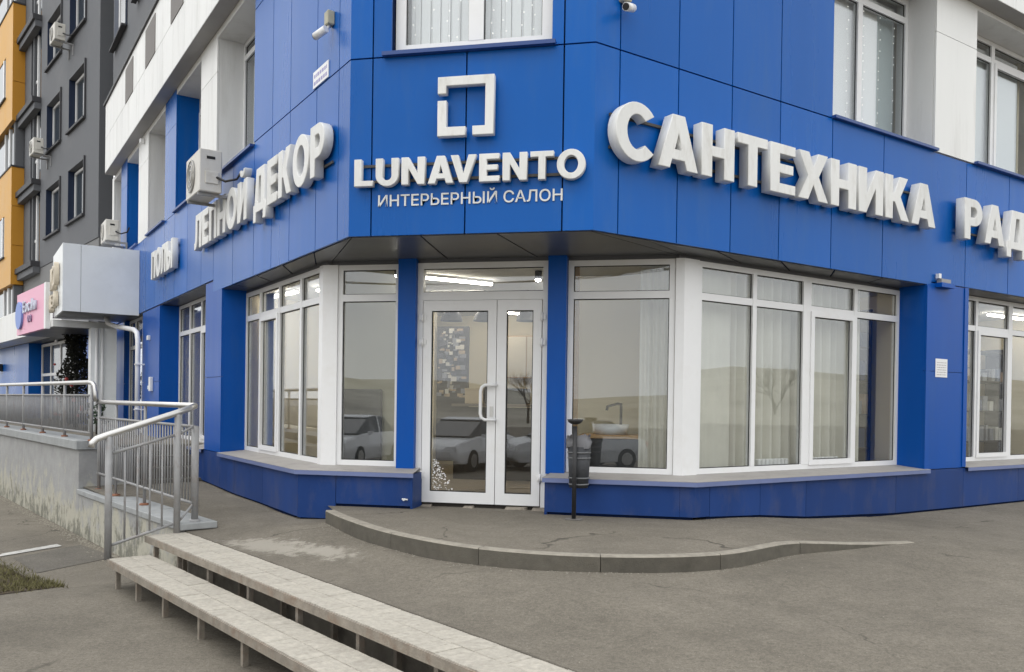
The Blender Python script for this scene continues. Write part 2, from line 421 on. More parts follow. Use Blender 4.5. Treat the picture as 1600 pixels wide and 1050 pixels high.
# ---------------------------------------------------------------- mesh helpers
class MB:
    def __init__(s):
        s.v = []; s.f = []; s.sm = []
    def add(s, vs_, fs, smooth=False):
        k = len(s.v)
        s.v += [Vector(p) for p in vs_]
        for q in fs:
            s.f.append([i + k for i in q]); s.sm.append(smooth)
        return s
    def hexa(s, p):
        return s.add(p, [(0, 3, 2, 1), (4, 5, 6, 7), (0, 1, 5, 4), (1, 2, 6, 5), (2, 3, 7, 6), (3, 0, 4, 7)])
    def fbox(s, F, u0, u1, o0, o1, z0, z1):
        P = F
        q = [P(u0, o0, z0), P(u1, o0, z0), P(u1, o1, z0), P(u0, o1, z0), P(u0, o0, z1), P(u1, o0, z1), P(u1, o1, z1), P(u0, o1, z1)]
        return s.hexa(q)
    def prism(s, poly, z0, z1):
        n = len(poly)
        a = [(p[0], p[1], z0) for p in poly] + [(p[0], p[1], z1) for p in poly]
        fs = [list(range(n))[::-1], list(range(n, 2 * n))]
        for i in range(n):
            j = (i + 1) % n
            fs.append((i, j, j + n, i + n))
        return s.add(a, fs)
    def tube(s, p0, p1, r, n=10, r1=None, cap=True):
        p0 = Vector(p0); p1 = Vector(p1)
        r1 = r if r1 is None else r1
        d = (p1 - p0).normalized()
        a = d.orthogonal().normalized(); b = d.cross(a)
        vs_ = []
        for P, R in ((p0, r), (p1, r1)):
            for i in range(n):
                t = 2 * math.pi * i / n
                vs_.append(P + (a * math.cos(t) + b * math.sin(t)) * R)
        s.add(vs_, [(i, (i + 1) % n, (i + 1) % n + n, i + n) for i in range(n)], True)
        if cap:
            s.add(vs_, [list(range(n))[::-1], list(range(n, 2 * n))])
        return s
    def pipe(s, pts, r, n=10):
        pts = [Vector(p) for p in pts]
        rings = []
        ref = None
        for i, P in enumerate(pts):
            if i == 0: d = pts[1] - P
            elif i == len(pts) - 1: d = P - pts[i - 1]
            else: d = (pts[i + 1] - P).normalized() + (P - pts[i - 1]).normalized()
            d.normalize()
            if ref is None: a = d.orthogonal().normalized()
            else: a = (ref - d * ref.dot(d)).normalized()
            ref = a
            b = d.cross(a)
            rings.append([P + (a * math.cos(2 * math.pi * k / n) + b * math.sin(2 * math.pi * k / n)) * r for k in range(n)])
        vs_ = [p for R in rings for p in R]
        fs = []
        for i in range(len(rings) - 1):
            for k in range(n):
                fs.append((i * n + k, i * n + (k + 1) % n, (i + 1) * n + (k + 1) % n, (i + 1) * n + k))
        s.add(vs_, fs, True)
        s.add(rings[0], [list(range(n))[::-1]]); s.add(rings[-1], [list(range(n))])
        return s
    def lathe(s, c, prof, n=16, a0=0, a1=2 * math.pi, smooth=True):
        c = Vector(c); full = abs(a1 - a0 - 2 * math.pi) < 1e-6
        k = n if full else n + 1
        vs_ = []
        for (r, z) in prof:
            for i in range(k):
                t = a0 + (a1 - a0) * i / n
                vs_.append(c + Vector((r * math.cos(t), r * math.sin(t), z)))
        fs = []
        for j in range(len(prof) - 1):
            for i in range(n):
                i2 = (i + 1) % k if full else i + 1
                fs.append((j * k + i, j * k + i2, (j + 1) * k + i2, (j + 1) * k + i))
        return s.add(vs_, fs, smooth)
    def build(s, name, material, parent=None, bevel=0.0, seg=1):
        lo = Vector((min(p.x for p in s.v), min(p.y for p in s.v), min(p.z for p in s.v)))
        hi = Vector((max(p.x for p in s.v), max(p.y for p in s.v), max(p.z for p in s.v)))
        c = Vector(((lo.x + hi.x) / 2, (lo.y + hi.y) / 2, lo.z))
        me = bpy.data.meshes.new(name)
        me.from_pydata([p - c for p in s.v], [], s.f)
        me.polygons.foreach_set('use_smooth', s.sm)
        bm = bmesh.new(); bm.from_mesh(me)
        bmesh.ops.remove_doubles(bm, verts=bm.verts, dist=1e-5)
        bmesh.ops.recalc_face_normals(bm, faces=bm.faces)
        if bevel:
            bmesh.ops.bevel(bm, geom=bm.edges[:] , offset=bevel, segments=seg, affect='EDGES', clamp_overlap=True)
        bm.to_mesh(me); bm.free()
        if isinstance(material, (list, tuple)):
            for q in material: me.materials.append(q)
        else:
            me.materials.append(material)
        me.update()
        o = bpy.data.objects.new(name, me)
        COL.objects.link(o)
        place(o, c, parent)
        return o

WLOC = {}
def place(o, c, parent):
    WLOC[o.name] = Vector(c)
    if parent is not None:
        o.parent = parent
        o.location = Vector(c) - WLOC[parent.name]
    else:
        o.location = c

def tag(o, label, cat, group=None):
    o['label'] = label; o['category'] = cat
    if group: o['group'] = group
    return o
def thing(name, label, cat, loc, group=None):
    o = bpy.data.objects.new(name, None)
    o.empty_display_size = 0.2
    COL.objects.link(o)
    place(o, Vector(loc), None)
    return tag(o, label, cat, group)
def struct(o, kind='structure'):
    o['kind'] = kind
    return o
def part(name, material, parent, *boxes, F=None, bevel=0):
    b = MB()
    for q in boxes: b.fbox(F, *q)
    return b.build(name, material, parent, bevel)

# facade frames: (along, outward, height) -> world
R2 = math.sqrt(0.5)
def FL(s, o, z): return Vector((-1.3 - R2 * s - R2 * o, R2 * s - R2 * o, z))
def FR(s, o, z): return Vector((1.3 + R2 * s + R2 * o, R2 * s - R2 * o, z))
def FC(x, o, z): return Vector((x, -o, z))
_n = math.hypot(.786, .618); TX, TY = .786 / _n, -.618 / _n
def FT(a, b, z): return Vector((a * TX - b * TY, a * TY + b * TX, z))
def FW(x, y, z): return Vector((x, y, z))
def xy(p): return (p.x, p.y)

# ================================================================ THE GROUND
GS = [(-1.75, .46, -.12), (-.5, -.8, -.12), (.48, -1.3, -.12), (1.56, -1.43, -.12), (2.56, -1.04, -.12), (3.4, -.17, -.11), (4.6, .6, -.07),
      (-2.35, 1.05, -.18), (-3.6, 2.2, -.16), (-5.9, 4.6, -.13), (-10, 8, -.1), (-3.9, .6, -.24), (-3.4, .3, -.27), (-1, -1.5, -.27), (1.4, -3.4, -.28), (3, -4.6, -.29), (0, -2, -.24),
      (3.0, -2.2, -.20), (5, -1.5, -.18), (5.05, 3.75, -.176), (6.2, 4.9, -.18), (7.6, 6.2, -.178), (12, 8, -.18), (8, 1, -.2), (9, -5, -.3), (3.85, 2.55, -.135), (2.6, 1.2, -.06), (15, -10, -.4), (2, 6, -.2), (-4, 10, -.2)]
def zup(x, y):
    sw = sz = 0
    for (a, b, z) in GS:
        w = 1 / ((x - a) ** 2 + (y - b) ** 2 + 0.30) ** 1.6
        sw += w; sz += w * z
    return sz / sw
EB = -1.84
def sstep(t): t = max(0, min(1, t)); return t * t * (3 - 2 * t)
def zlow(a, b): return -.90 + .16 * sstep((a + 4.6) / 2.4)
def ztop(a, b):
    p = FT(a, b, 0)
    z = zup(p.x, p.y)
    if a > -3.0 and b < EB + .9: z = -.267 + (z + .267) * sstep((b - EB) / .9)
    return z
def lin(a, b, n): return [a + (b - a) * i / n for i in range(n + 1)]
def sheet(name, As, Bs, zf, material):
    v = [FT(a, b, zf(a, b)) for b in Bs for a in As]
    n = len(As)
    f = [(j * n + i, j * n + i + 1, (j + 1) * n + i + 1, (j + 1) * n + i) for j in range(len(Bs) - 1) for i in range(n - 1)]
    b = MB(); b.add(v, f, True)
    o = b.build(name, material)
    return struct(o)
EB = -1.84
sheet('asphalt', [-400, -150, -60, -30, -20] + lin(-16, 14, 100) + [20, 40, 90, 200, 400], lin(EB, 8, 40) + [12, 20, 40, 90, 200, 400],
      lambda a, b: ztop(a, b) if a < 8 else ztop(a, b) * (1 - sstep((a - 8) / 3)) - .74 * sstep((a - 8) / 3) if b < 3 else ztop(a, b), ASPH)
sheet('lower_asphalt', [-400, -150, -60, -30] + lin(-20, 9, 60) + [20, 60, 150, 400], [-400, -200, -90, -40, -20, -12] + lin(-8, EB, 24), zlow, ASPL)

# raised platform in front of the door with its kerb line
kt = [(-1.78, .58), (-1.30, .0), (-.5, -.79), (.5, -1.37), (1.56, -1.46), (2.54, -1.08), (3.30, -.18), (4.50, .62)]
def platz(x, y):
    t = sstep((x - 2.35) / 1.9)
    return -.002 - .02 * max(0, -y) * 0 + t * (zup(x, y) + .006)
def kin(i, w):
    p = Vector(kt[i]); a = Vector(kt[max(i - 1, 0)]); c = Vector(kt[min(i + 1, len(kt) - 1)])
    d = (c - a).normalized(); n = Vector((-d.y, d.x))
    return p + n * w
def catm(P, k=5):
    o_ = []
    for i in range(len(P) - 1):
        p0, p1, p2, p3 = P[max(i - 1, 0)], P[i], P[i + 1], P[min(i + 2, len(P) - 1)]
        for j in range(k):
            t = j / k
            o_.append(0.5 * ((2 * p1) + (p2 - p0) * t + (2 * p0 - 5 * p1 + 4 * p2 - p3) * t * t + (3 * p1 - p0 - 3 * p2 + p3) * t ** 3))
    o_.append(P[-1]); return o_
KO = catm([Vector(p) for p in kt])
KI = catm([kin(i, .10) for i in range(len(kt))])
b = MB()
back = []
for i, p in enumerate(KI):
    t = i / (len(KI) - 1)
    q0 = Vector((-2.25, 1.25)) if t < 0 else Vector((-2.2 + 4.4 * min(1, t / .62), 1.42)) if t <= .62 else Vector((2.2, 1.42)).lerp(Vector((4.6, 3.4)), (t - .62) / .38)
    back.append(q0)
NR_ = 10
v = []
for p, q in zip(KI, back):
    for j in range(NR_ + 1):
        r = p.lerp(q, j / NR_); v.append((r.x, r.y, platz(r.x, r.y)))
n = NR_ + 1
b.add(v, [(i * n + j, i * n + j + 1, (i + 1) * n + j + 1, (i + 1) * n + j) for i in range(len(KI) - 1) for j in range(NR_)], True)
pl = struct(b.build('pavement', ASPP))
kerb = bpy.data.objects.new('kerb', None); COL.objects.link(kerb); place(kerb, Vector((1.5, -1.4, -.12)), None); struct(kerb)
segs = [(0, 4), (4, 10), (10, 15), (15, 20), (20, 25), (25, 30), (30, 35)]
for (i0, i1) in segs:
    b = MB(); ring = []
    for i in range(i0, i1 + 1):
        po, pi_ = KO[i].copy(), KI[i].copy()
        if i == i0: e = (KO[i + 1] - KO[i]).normalized() * .003; po += e; pi_ += e
        if i == i1: e = (KO[i - 1] - KO[i]).normalized() * .003; po += e; pi_ += e
        zt = .010 + (0 if i < 29 else (zup(po.x, po.y) - .005) * sstep((i - 29) / 6))
        jz = random.uniform(-.003, .003)
        ring.append([(po.x, po.y, -.4), (po.x, po.y, zt - .012), (po.x * .88 + pi_.x * .12, po.y * .88 + pi_.y * .12, zt), (pi_.x, pi_.y, zt), (pi_.x, pi_.y, -.4)])
    v = [p for r in ring for p in r]; m_ = 5
    f = [(k * m_ + j, k * m_ + (j + 1) % m_, (k + 1) * m_ + (j + 1) % m_, (k + 1) * m_ + j) for k in range(len(ring) - 1) for j in range(m_)]
    f += [list(range(m_)), [len(v) - m_ + j for j in range(m_)][::-1]]
    b.add(v, f)
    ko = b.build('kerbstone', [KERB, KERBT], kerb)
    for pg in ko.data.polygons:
        if pg.normal.z > .3: pg.material_index = 1  # upward faces take the paler concrete
# darker patch and road paint on the lower asphalt
def flat(name, pts, dz, material, zf=zlow):
    b = MB(); k = len(pts)
    n = 6
    # pts: 4 (a,b) corners, subdivided so it follows the ground
    v = []
    for i in range(n + 1):
        for j in range(n + 1):
            u, w = i / n, j / n
            a = (1 - u) * ((1 - w) * pts[0][0] + w * pts[3][0]) + u * ((1 - w) * pts[1][0] + w * pts[2][0])
            c = (1 - u) * ((1 - w) * pts[0][1] + w * pts[3][1]) + u * ((1 - w) * pts[1][1] + w * pts[2][1])
            v.append(FT(a, c, zf(a, c) + dz))
    b.add(v, [(i * (n + 1) + j, i * (n + 1) + j + 1, (i + 1) * (n + 1) + j + 1, (i + 1) * (n + 1) + j) for i in range(n) for j in range(n)], True)
    return b.build(name, material)
struct(flat('asphalt_patch', [(-6.5, -2.10), (-5.2, -1.96), (-4.62, -3.02), (-5.9, -3.06)], .005, ASPD))
struct(flat('road_marking', [(-6.06, -3.22), (-6.30, -3.12), (-6.72, -2.36), (-6.50, -2.34)], .010, PAINT))
gp = flat('soil_bed', [(-7.5, -3.45), (-3.10, -3.04), (-2.70, -6.0), (-9.0, -6.5)], .006, SOIL)
struct(gp)
b = MB()
rg = random.Random(3)
for i in range(13000):
    b_ = -3.05 - 3.2 * rg.random() ** 1.6
    amax = -3.05 - (b_ + 3.04) * -.14 + rg.gauss(0, .10)
    a_ = amax - 4.2 * rg.random()
    if b_ > -3.04 - (-3.1 - a_) * .093 + rg.gauss(0, .07): continue
    p = FT(a_, b_, zlow(a_, b_) + .004)
    h = rg.uniform(.02, .075); t = rg.uniform(0, 6.28); w = .006
    d = Vector((math.cos(t), math.sin(t), 0)); l_ = Vector((rg.gauss(0, .03), rg.gauss(0, .03), h))
    b.add([p - d * w, p + d * w, p + l_], [(0, 1, 2)])
gr = tag(b.build('grass', GRASS), 'short dry grass patch at the edge of the lower asphalt', 'grass')
struct(gr, 'stuff')
# loose grit gathered along the wall foot, the plinth and the kerb
b = MB(); rg = random.Random(12)
def pebble(p, r):
    o_ = [Vector((rg.uniform(.6, 1.2) * r * x, rg.uniform(.6, 1.2) * r * y, rg.uniform(.4, .8) * r * z)) for x, y, z in ((1, 0, 0), (-1, 0, 0), (0, 1, 0), (0, -1, 0), (0, 0, 1))]
    b.add([p + q for q in o_], [(0, 2, 4), (2, 1, 4), (1, 3, 4), (3, 0, 4)])
for i in range(900):
    a_ = rg.uniform(-15, -2.9); d_ = abs(rg.gauss(0, .10))
    bb = -1.92 - d_
    pebble(FT(a_, bb, zlow(a_, bb)), rg.uniform(.006, .028))
for i in range(260):
    s_ = rg.uniform(1.5, 9); d_ = abs(rg.gauss(0, .06)) + .01
    p = FR(s_, d_, 0); z_ = max(zup(p.x, p.y), platz(p.x, p.y) if s_ < 4.5 else -1)
    pebble(Vector((p.x, p.y, z_)), rg.uniform(.003, .010))
    p = FL(s_, d_, 0); pebble(Vector((p.x, p.y, zup(p.x, p.y))), rg.uniform(.003, .010))
for i in range(420):
    k = rg.randrange(len(KO) - 6); p = KO[k].lerp(KO[k + 1], rg.random()); n_ = (KO[k] - KI[k]).normalized() * (abs(rg.gauss(0, .05)) + .005)
    p = p + n_; pebble(Vector((p.x, p.y, zup(p.x, p.y))), rg.uniform(.003, .011))
for i in range(500):
    x_, y_ = rg.uniform(-3, 5.5), rg.uniform(-4.2, 1)
    if x_ * .618 + y_ * .786 < EB + .05: continue
    q = FT(0, 0, 0); z_ = max(ztop(x_ * TX + y_ * TY, -x_ * TY + y_ * TX), -9)
    pebble(Vector((x_, y_, z_)), rg.uniform(.002, .007))
gt = tag(b.build('loose_grit', mat('pale grit', (.26, .24, .20), .95, .1, var=.4, vscale=40)), 'loose grit scattered along the wall foot and kerb', 'grit')
struct(gt, 'stuff')

# ================================================================ THE SHOP BUILDING
ZFB, ZJ, ZT = 2.998, 4.877, 7.20
shop = thing('shop_building', 'blue clad corner shop building with white framed display windows and glazed door', 'building', (0, 3.5, -.2))
G_ = .008
def panel(F, u0, u1, z0, z1, material, parent, o=0.0, th=.03, name='panel', gap=None):
    g = G_ if gap is None else gap
    b = MB(); b.fbox(F, u0 + g, u1 - g, o - th, o, z0 + g, z1 - g)
    return b.build(name, material, parent)
def corner_panel(P, z0, z1, material, parent, th=.03, name='panel'):
    """P: plan points of the outer line, bent panel of thickness th (inside is +y)"""
    inner = []
    for i, p in enumerate(P):
        p = Vector(p)
        ns = []
        for a, c in ((i - 1, i), (i, i + 1)):
            if a < 0 or c >= len(P): continue
            d = (Vector(P[c]) - Vector(P[a])).normalized(); ns.append(Vector((-d.y, d.x)))
        n = sum(ns, Vector((0, 0))).normalized()
        k = 1 / max(.5, n.dot(ns[0]))
        inner.append(p + n * th * k)
    poly = [tuple(p) for p in P] + [tuple(p) for p in inner[::-1]]
    b = MB(); b.prism(poly, z0 + G_, z1 - G_)
    return b.build(name, material, parent)

def window(F, u0, u1, o, z0, z1, parent, mull=(), trans=(), fw=.065, dp=.075, sash=(), mw=.07, tw=.085, glass=None, name='window', material=None, extra=None):
    """frame mesh (part) with panes and opening sashes as sub-parts"""
    material = material or PVC
    b = MB()
    b.fbox(F, u0, u1, o - dp, o, z0, z0 + fw); b.fbox(F, u0, u1, o - dp, o, z1 - fw, z1)
    b.fbox(F, u0, u0 + fw, o - dp, o, z0 + fw, z1 - fw); b.fbox(F, u1 - fw, u1, o - dp, o, z0 + fw, z1 - fw)
    edges = [u0 + fw]
    for q in mull:
        u, w = q if isinstance(q, tuple) else (q, mw)
        b.fbox(F, u - w / 2, u + w / 2, o - dp, o + .004, z0 + fw, z1 - fw)
        edges += [u - w / 2, u + w / 2]
    edges.append(u1 - fw)
    cells = []
    for k in range(0, len(edges), 2):
        a, c = edges[k], edges[k + 1]
        zs = [z0 + fw]
        for z in trans:
            b.fbox(F, a, c, o - dp, o, z - tw / 2, z + tw / 2)
            zs += [z - tw / 2, z + tw / 2]
        zs.append(z1 - fw)
        for r in range(0, len(zs), 2):
            cells.append((k // 2, r // 2, a, c, zs[r], zs[r + 1]))
    w = b.build(name, material, parent)
    for (i, r, a, c, za, zb) in cells:
        if (i, r) in sash:
            s_ = MB(); q = .055
            s_.fbox(F, a - .012, c + .012, o - .05, o + .022, za - .012, za + q); s_.fbox(F, a - .012, c + .012, o - .05, o + .022, zb - q, zb + .012)
            s_.fbox(F, a - .012, a + q, o - .05, o + .022, za + q, zb - q); s_.fbox(F, c - q, c + .012, o - .05, o + .022, za + q, zb - q)
            s_.build('sash', material, w)
            a += q; c -= q; za += q; zb -= q
        p_ = MB(); e = .004
        p_.fbox(F, a - e, c + e, o - .046, o - .034, za - e, zb + e)
        p_.build('pane', glass or GLASS, w)
        g_ = MB(); gw = .009
        for (x0, x1, y0, y1) in ((a, c, za, za + gw), (a, c, zb - gw, zb), (a, a + gw, za + gw, zb - gw), (c - gw, c, za + gw, zb - gw)):
            g_.fbox(F, x0, x1, o - .033, o - .024, y0, y1)
        g_.build('gasket', GASK, w)
    return w

# ---- fascia backing walls with their panels
JL = [.32, 1.0, 1.93, 2.65, 3.45, 4.52, 5.67, 6.5, 7.55, 8.64, 9.61, 10.6, 11.6, 12.6, 13.6, 14.6, 15.6, 16.6]
JR = [.32, 1.146, 1.98, 2.81, 3.80, 4.89, 6.07, 6.97, 8.2, 9.3, 10.4, 11.5, 12.6, 13.8]
wl = part('wall', SLOT, shop, (.02, 5.66, -.30, -.031, ZFB + .01, ZJ - .02), (5.66, 16.6, -.30, -.031, 3.21, ZJ - .02), F=FL)
wr = part('wall', SLOT, shop, (.02, 6.06, -.30, -.031, ZFB + .01, ZJ - .02), (6.06, 13.8, -.30, -.052, 3.06, ZJ - .02), F=FR)
wc = MB(); wc.prism([(-1.28, .032), (1.28, .032), (1.45, .30), (-1.45, .30)], ZFB + .01, ZJ - .02)
wc = wc.build('wall', SLOT, shop)
for i in range(len(JL) - 1):
    panel(FL, JL[i], JL[i + 1], ZFB if JL[i] < 5.6 else 3.2, ZJ if JL[i] < 3.4 else 4.83, BLUE, wl)
for i in range(len(JR) - 1):
    panel(FR, JR[i], JR[i + 1], ZFB if JR[i] < 6 else 3.05, ZJ, BLUE, wr, o=0 if JR[i] < 6 else -.02)
for a, c in ((-1.05, -.028), (-.028, .983)):
    panel(FC, a, c, ZFB, ZJ, BLUE, wc)
cpl = [xy(FL(.32 - G_, 0, 0)), (-1.3, 0), (-1.05 - G_, 0)]
cpr = [(.983 + G_, 0), (1.3, 0), xy(FR(.32 - G_, 0, 0))]
for P, w_ in ((cpl, wl), (cpr, wr)):
    corner_panel(P, ZFB, ZJ, BLUE, w_)
# ---- upper storey, blue part round the corner
ul = part('wall', SLOT, shop, (.02, 3.49, -.30, -.031, ZJ, ZT), F=FL)
ur = part('wall', SLOT, shop, (.02, 3.79, -.30, -.031, ZJ, ZT), F=FR)
uc = MB(); uc.prism([(-1.28, .032), (-.845, .032), (-.845, .30), (-1.40, .30)], ZJ, ZT); uc.prism([(.855, .032), (1.28, .032), (1.40, .30), (.855, .30)], ZJ, ZT)
uc = uc.build('wall', SLOT, shop)
UJL = [.32, 1.0, 1.93, 2.65, 3.5]; UJR = [.32, 1.146, 1.98, 2.81, 3.80]
for z0, z1 in ((ZJ, 6.74), (6.74, ZT)):
    for i in range(4):
        panel(FL, UJL[i], UJL[i + 1], z0, z1, BLUE, ul)
        panel(FR, UJR[i], UJR[i + 1], z0, z1, BLUE, ur)
    corner_panel(cpl, z0, z1, BLUE, ul); corner_panel(cpr, z0, z1, BLUE, ur)
    panel(FC, -1.05, -.84, z0, z1, BLUE, uc); panel(FC, .85, .983, z0, z1, BLUE, uc)
# jamb returns of the blue openings
part('jamb', BLUE, shop, (3.47, 3.50, -.55, -.031, ZJ, ZT), F=FL)
part('jamb', BLUE, shop, (3.77, 3.80, -.55, -.031, ZJ, ZT), F=FR)
# centre upper window
window(FC, -.835, .845, -.10, 4.92, ZT, shop, mull=[(.04, .16)], fw=.11)
part('sill', SILLD, shop, (-.93, .90, -.16, .07, 4.872, 4.912), F=FC)
# ---- upper storey openings and piers
OPL = [(3.5, 5.556), (6.64, 8.6), (9.62, 11.42), (12.6, 14.2), (15.1, 16.3)]
PRL = [(5.556, 6.64, WHITE, WSLOT), (8.6, 9.62, BLUE, SLOT), (11.42, 12.6, WHITE, WSLOT), (14.2, 15.1, BLUE, SLOT), (16.3, 16.6, WHITE, WSLOT)]
OPR = [(3.80, 6.08), (7.15, 10.2), (11.3, 13.4)]
PRR = [(6.08, 7.15, WHITE, WSLOT), (10.2, 11.3, WHITE, WSLOT), (13.4, 13.8, WHITE, WSLOT)]
for F, OP, PR, z0 in ((FL, OPL, PRL, 4.83), (FR, OPR, PRR, 4.88)):
    for k, (a, c, mt, sm_) in enumerate(PR):
        p_ = part('pier', mt, shop, (a, c, -.60, -.034, z0, ZT), F=F)
        for za, zb in ((z0, 6.55), (6.55, ZT)):
            panel(F, a, c, za, zb, mt, p_, gap=.004)
    for k, (a, c) in enumerate(OP):
        l_ = part('lintel', WHITE, shop, (a + .001, c - .001, -.60, -.004, 7.09 if F is FL else 7.13, ZT - .001), F=F)
        part('sill', SILLD if k == 0 or True else SILLM, shop, (a - .02, c + .02, -.50, .06, z0 - .008, z0 + .028), F=F)
        wi = .33
        w = window(F, a + .002, c - .002, -.42, z0 + .03, 7.085 if F is FL else 7.125, shop, mull=[(a + (c - a) * (.50 if F is FR and k == 0 else .42), .10)], trans=[6.83], sash=[(1, 0)] if k % 2 else [], fw=.07)
# storey slab that closes the rooms above the shop
# ---- white projecting band with its small windows, then dark upper storeys
PB = .25
band = part('parapet_band', WSLOT, shop, (-.1, 16.2, -.30, PB - .032, 7.21, 8.98), F=FL)
bandr = part('parapet_band', WSLOT, shop, (-.1, 13.8, -.30, PB - .032, 7.21, 8.98), F=FR)
part('band_soffit', mat('grey band soffit', (0.34, 0.33, 0.32), .6, .3, var=.1, vscale=1.5), shop, (.2, 16.2, -.25, PB - .01, 7.201, 7.209), F=FL)
part('band_soffit', MATS['grey band soffit'], shop, (.2, 13.8, -.25, PB - .01, 7.201, 7.209), F=FR)
bw = [(9.38, 10.4), (6.9, 7.9), (4.4, 5.4), (11.9, 12.9)]
s_ = .30; nb = 0
while s_ < 16.1:
    e_ = min(16.2, s_ + .93)
    for z0, z1 in ((7.20, 8.1), (8.1, 9.0)):
        panel(FL, s_, e_, z0, z1, WHITE, band, o=PB, gap=.005)
        if e_ < 13.8: panel(FR, s_, e_, z0, z1, WHITE, bandr, o=PB, gap=.005)
    s_ = e_
corner_panel([xy(FL(.30, PB, 0)), xy(FL(.1, PB, 0)), xy(FR(.1, PB, 0)), xy(FR(.30, PB, 0))], 7.20, 9.0, WHITE, band)
for a, c in bw:
    f_ = part('window', mat('brown grey louvre', (0.17, 0.155, 0.145), .6, .3, var=.1, vscale=4), shop, (a, c, PB - .02, PB + .012, 8.10, 8.88), F=FL)
part('coping', DARKM, shop, (-.1, 16.25, -.3, PB + .04, 9.002, 9.06), F=FL)
part('coping', DARKM, shop, (-.1, 13.85, -.3, PB + .04, 9.002, 9.06), F=FR)
uw = part('upper_wall', TOWER, shop, (.2, 17.4, -6.0, -.10, 9.07, 22), F=FL)
part('upper_wall', TOWER, shop, (.4, 13.8, -5.9, -.11, 9.08, 21.9), F=FR)
for zf in (10.85, 13.85, 16.85):
    for s0 in (15.1, 11.6, 8.1, 4.6):
        f_ = part('window', TREV, shop, (s0, s0 + 2.0, -.094, -.07, zf, zf + 1.8), F=FL)
        q_ = MB(); q_.fbox(FL, s0 + .08, s0 + .9, -.069, -.06, zf + .08, zf + 1.72); q_.build('pane', mat('dark far glass', (0.02, 0.025, 0.03), .08, .8), f_)
        q_ = MB(); q_.fbox(FL, s0 + .92, s0 + 1.02, -.069, -.045, zf + .04, zf + 1.76); q_.build('mullion', PVC, f_)
        q_ = MB(); q_.fbox(FL, s0 - .05, s0 + 2.05, -.069, .05, zf - .05, zf - .003); q_.build('sill', TLEDGE, f_)

# ---- ground floor: pillars
for F, a, c, zt, zj in ((FL, 5.12, 6.15, 3.19, 1.62), (FL, 10.0, 11.9, 3.19, 1.62), (FL, 14.4, 16.6, 3.19, 1.62), (FR, 5.95, 7.03, 3.045, 1.80), (FR, 11.3, 12.5, 3.045, 1.8)):
    p_ = part('pillar', BLUE2, shop, (a, c, -.46, -.030, .415, zt), F=F)
    part('pillar_back', CREAM, shop, (a, c, -.75, -.461, .06, zt - .05), F=F)
    off = .0
    zb_ = .42
    panel(F, a, c, zb_, zj, BLUE2, p_, o=-.001, th=.028, gap=.004); panel(F, a, c, zj, zt - .01 if c < 6.2 or F is FL else zt - .01, BLUE2, p_, o=-.001, th=.028, gap=.004)
# blue edge strip on the right pillar
part('edge_strip', BLUE2, shop, (5.952, 6.06, .001, .012, .43, ZFB - .01), F=FR)
part('edge_strip', BLUE2, shop, (6.93, 7.028, .001, .012, .43, 3.04), F=FR)

# ---- plinth
BLc = xy(FL(1.485, 0, 0)); BRc = xy(FR(1.485, 0, 0))
yb = 1.05
plc = part('plinth', SLOT, shop, (1.7, 14.3, -.38, -.032, -.5, .40), F=FL)
prc = part('plinth', SLOT, shop, (1.7, 13.8, -.38, -.032, -.5, .40), F=FR)
b = MB(); b.prism([(-2.33, yb + .032), (-.93, yb + .032), (-.93, 1.40), (-2.30, 1.40)], -.5, .40)
pcl = b.build('plinth', SLOT, shop)
b = MB(); b.prism([(.71, yb + .032), (2.33, yb + .032), (2.30, 1.40), (.71, 1.40)], -.5, .40)
pcr = b.build('plinth', SLOT, shop)
def plinth_panel(F, u0, u1, parent, o=0.0, zz=None):
    g = .003
    zb_ = []
    for u in (u0, u1):
        p = F(u, o + .04, 0)
        zb_.append((zup(p.x, p.y) if zz is None else zz) + .030)
    if F is FR and zz is None:
        zb_ = [max(z, platz(*xy(F(u, o + .05, 0))) + .030 if u < 4.2 else z) for z, u in zip(zb_, (u0, u1))]
    b = MB()
    q = lambda u, oo, z: F(u, oo, z)
    b.hexa([q(u0 + g, o - .03, zb_[0]), q(u1 - g, o - .03, zb_[1]), q(u1 - g, o, zb_[1]), q(u0 + g, o, zb_[0]), q(u0 + g, o - .03, .412), q(u1 - g, o - .03, .412), q(u1 - g, o, .412), q(u0 + g, o, .412)])
    return b.build('panel', PLIN, parent)
js = [1.485, 2.9, 4.3, 5.12, 6.15, 7.5, 9.0, 10.5, 12.0, 14.3]
for i in range(len(js) - 1): plinth_panel(FL, js[i], js[i + 1], plc)
js = [1.72, 2.56, 3.40, 5.30, 6.99, 8.6, 10.2, 12.0, 13.8]
for i in range(len(js) - 1): plinth_panel(FR, js[i], js[i + 1], prc)
plinth_panel(FC, BLc[0], -1.86, pcl, o=-yb, zz=-.185)
plinth_panel(FC, -1.86, -.895, pcl, o=-yb, zz=.0)
corner_panel([(BRc[0] - .16, yb), BRc, xy(FR(1.717, 0, 0))], .022, .412, PLIN, pcr)
plinth_panel(FC, .675, BRc[0] - .16, pcr, o=-yb, zz=.0)
# return faces of the plinth beside the door
b = MB(); b.fbox(FW, -.925, -.8955, yb + .002, 1.40, -.3, .41); b.build('plinth_return', PLIN, pcl)
b = MB(); b.fbox(FW, .6755, .705, yb + .002, 1.40, -.3, .41); b.build('plinth_return', PLIN, pcr)
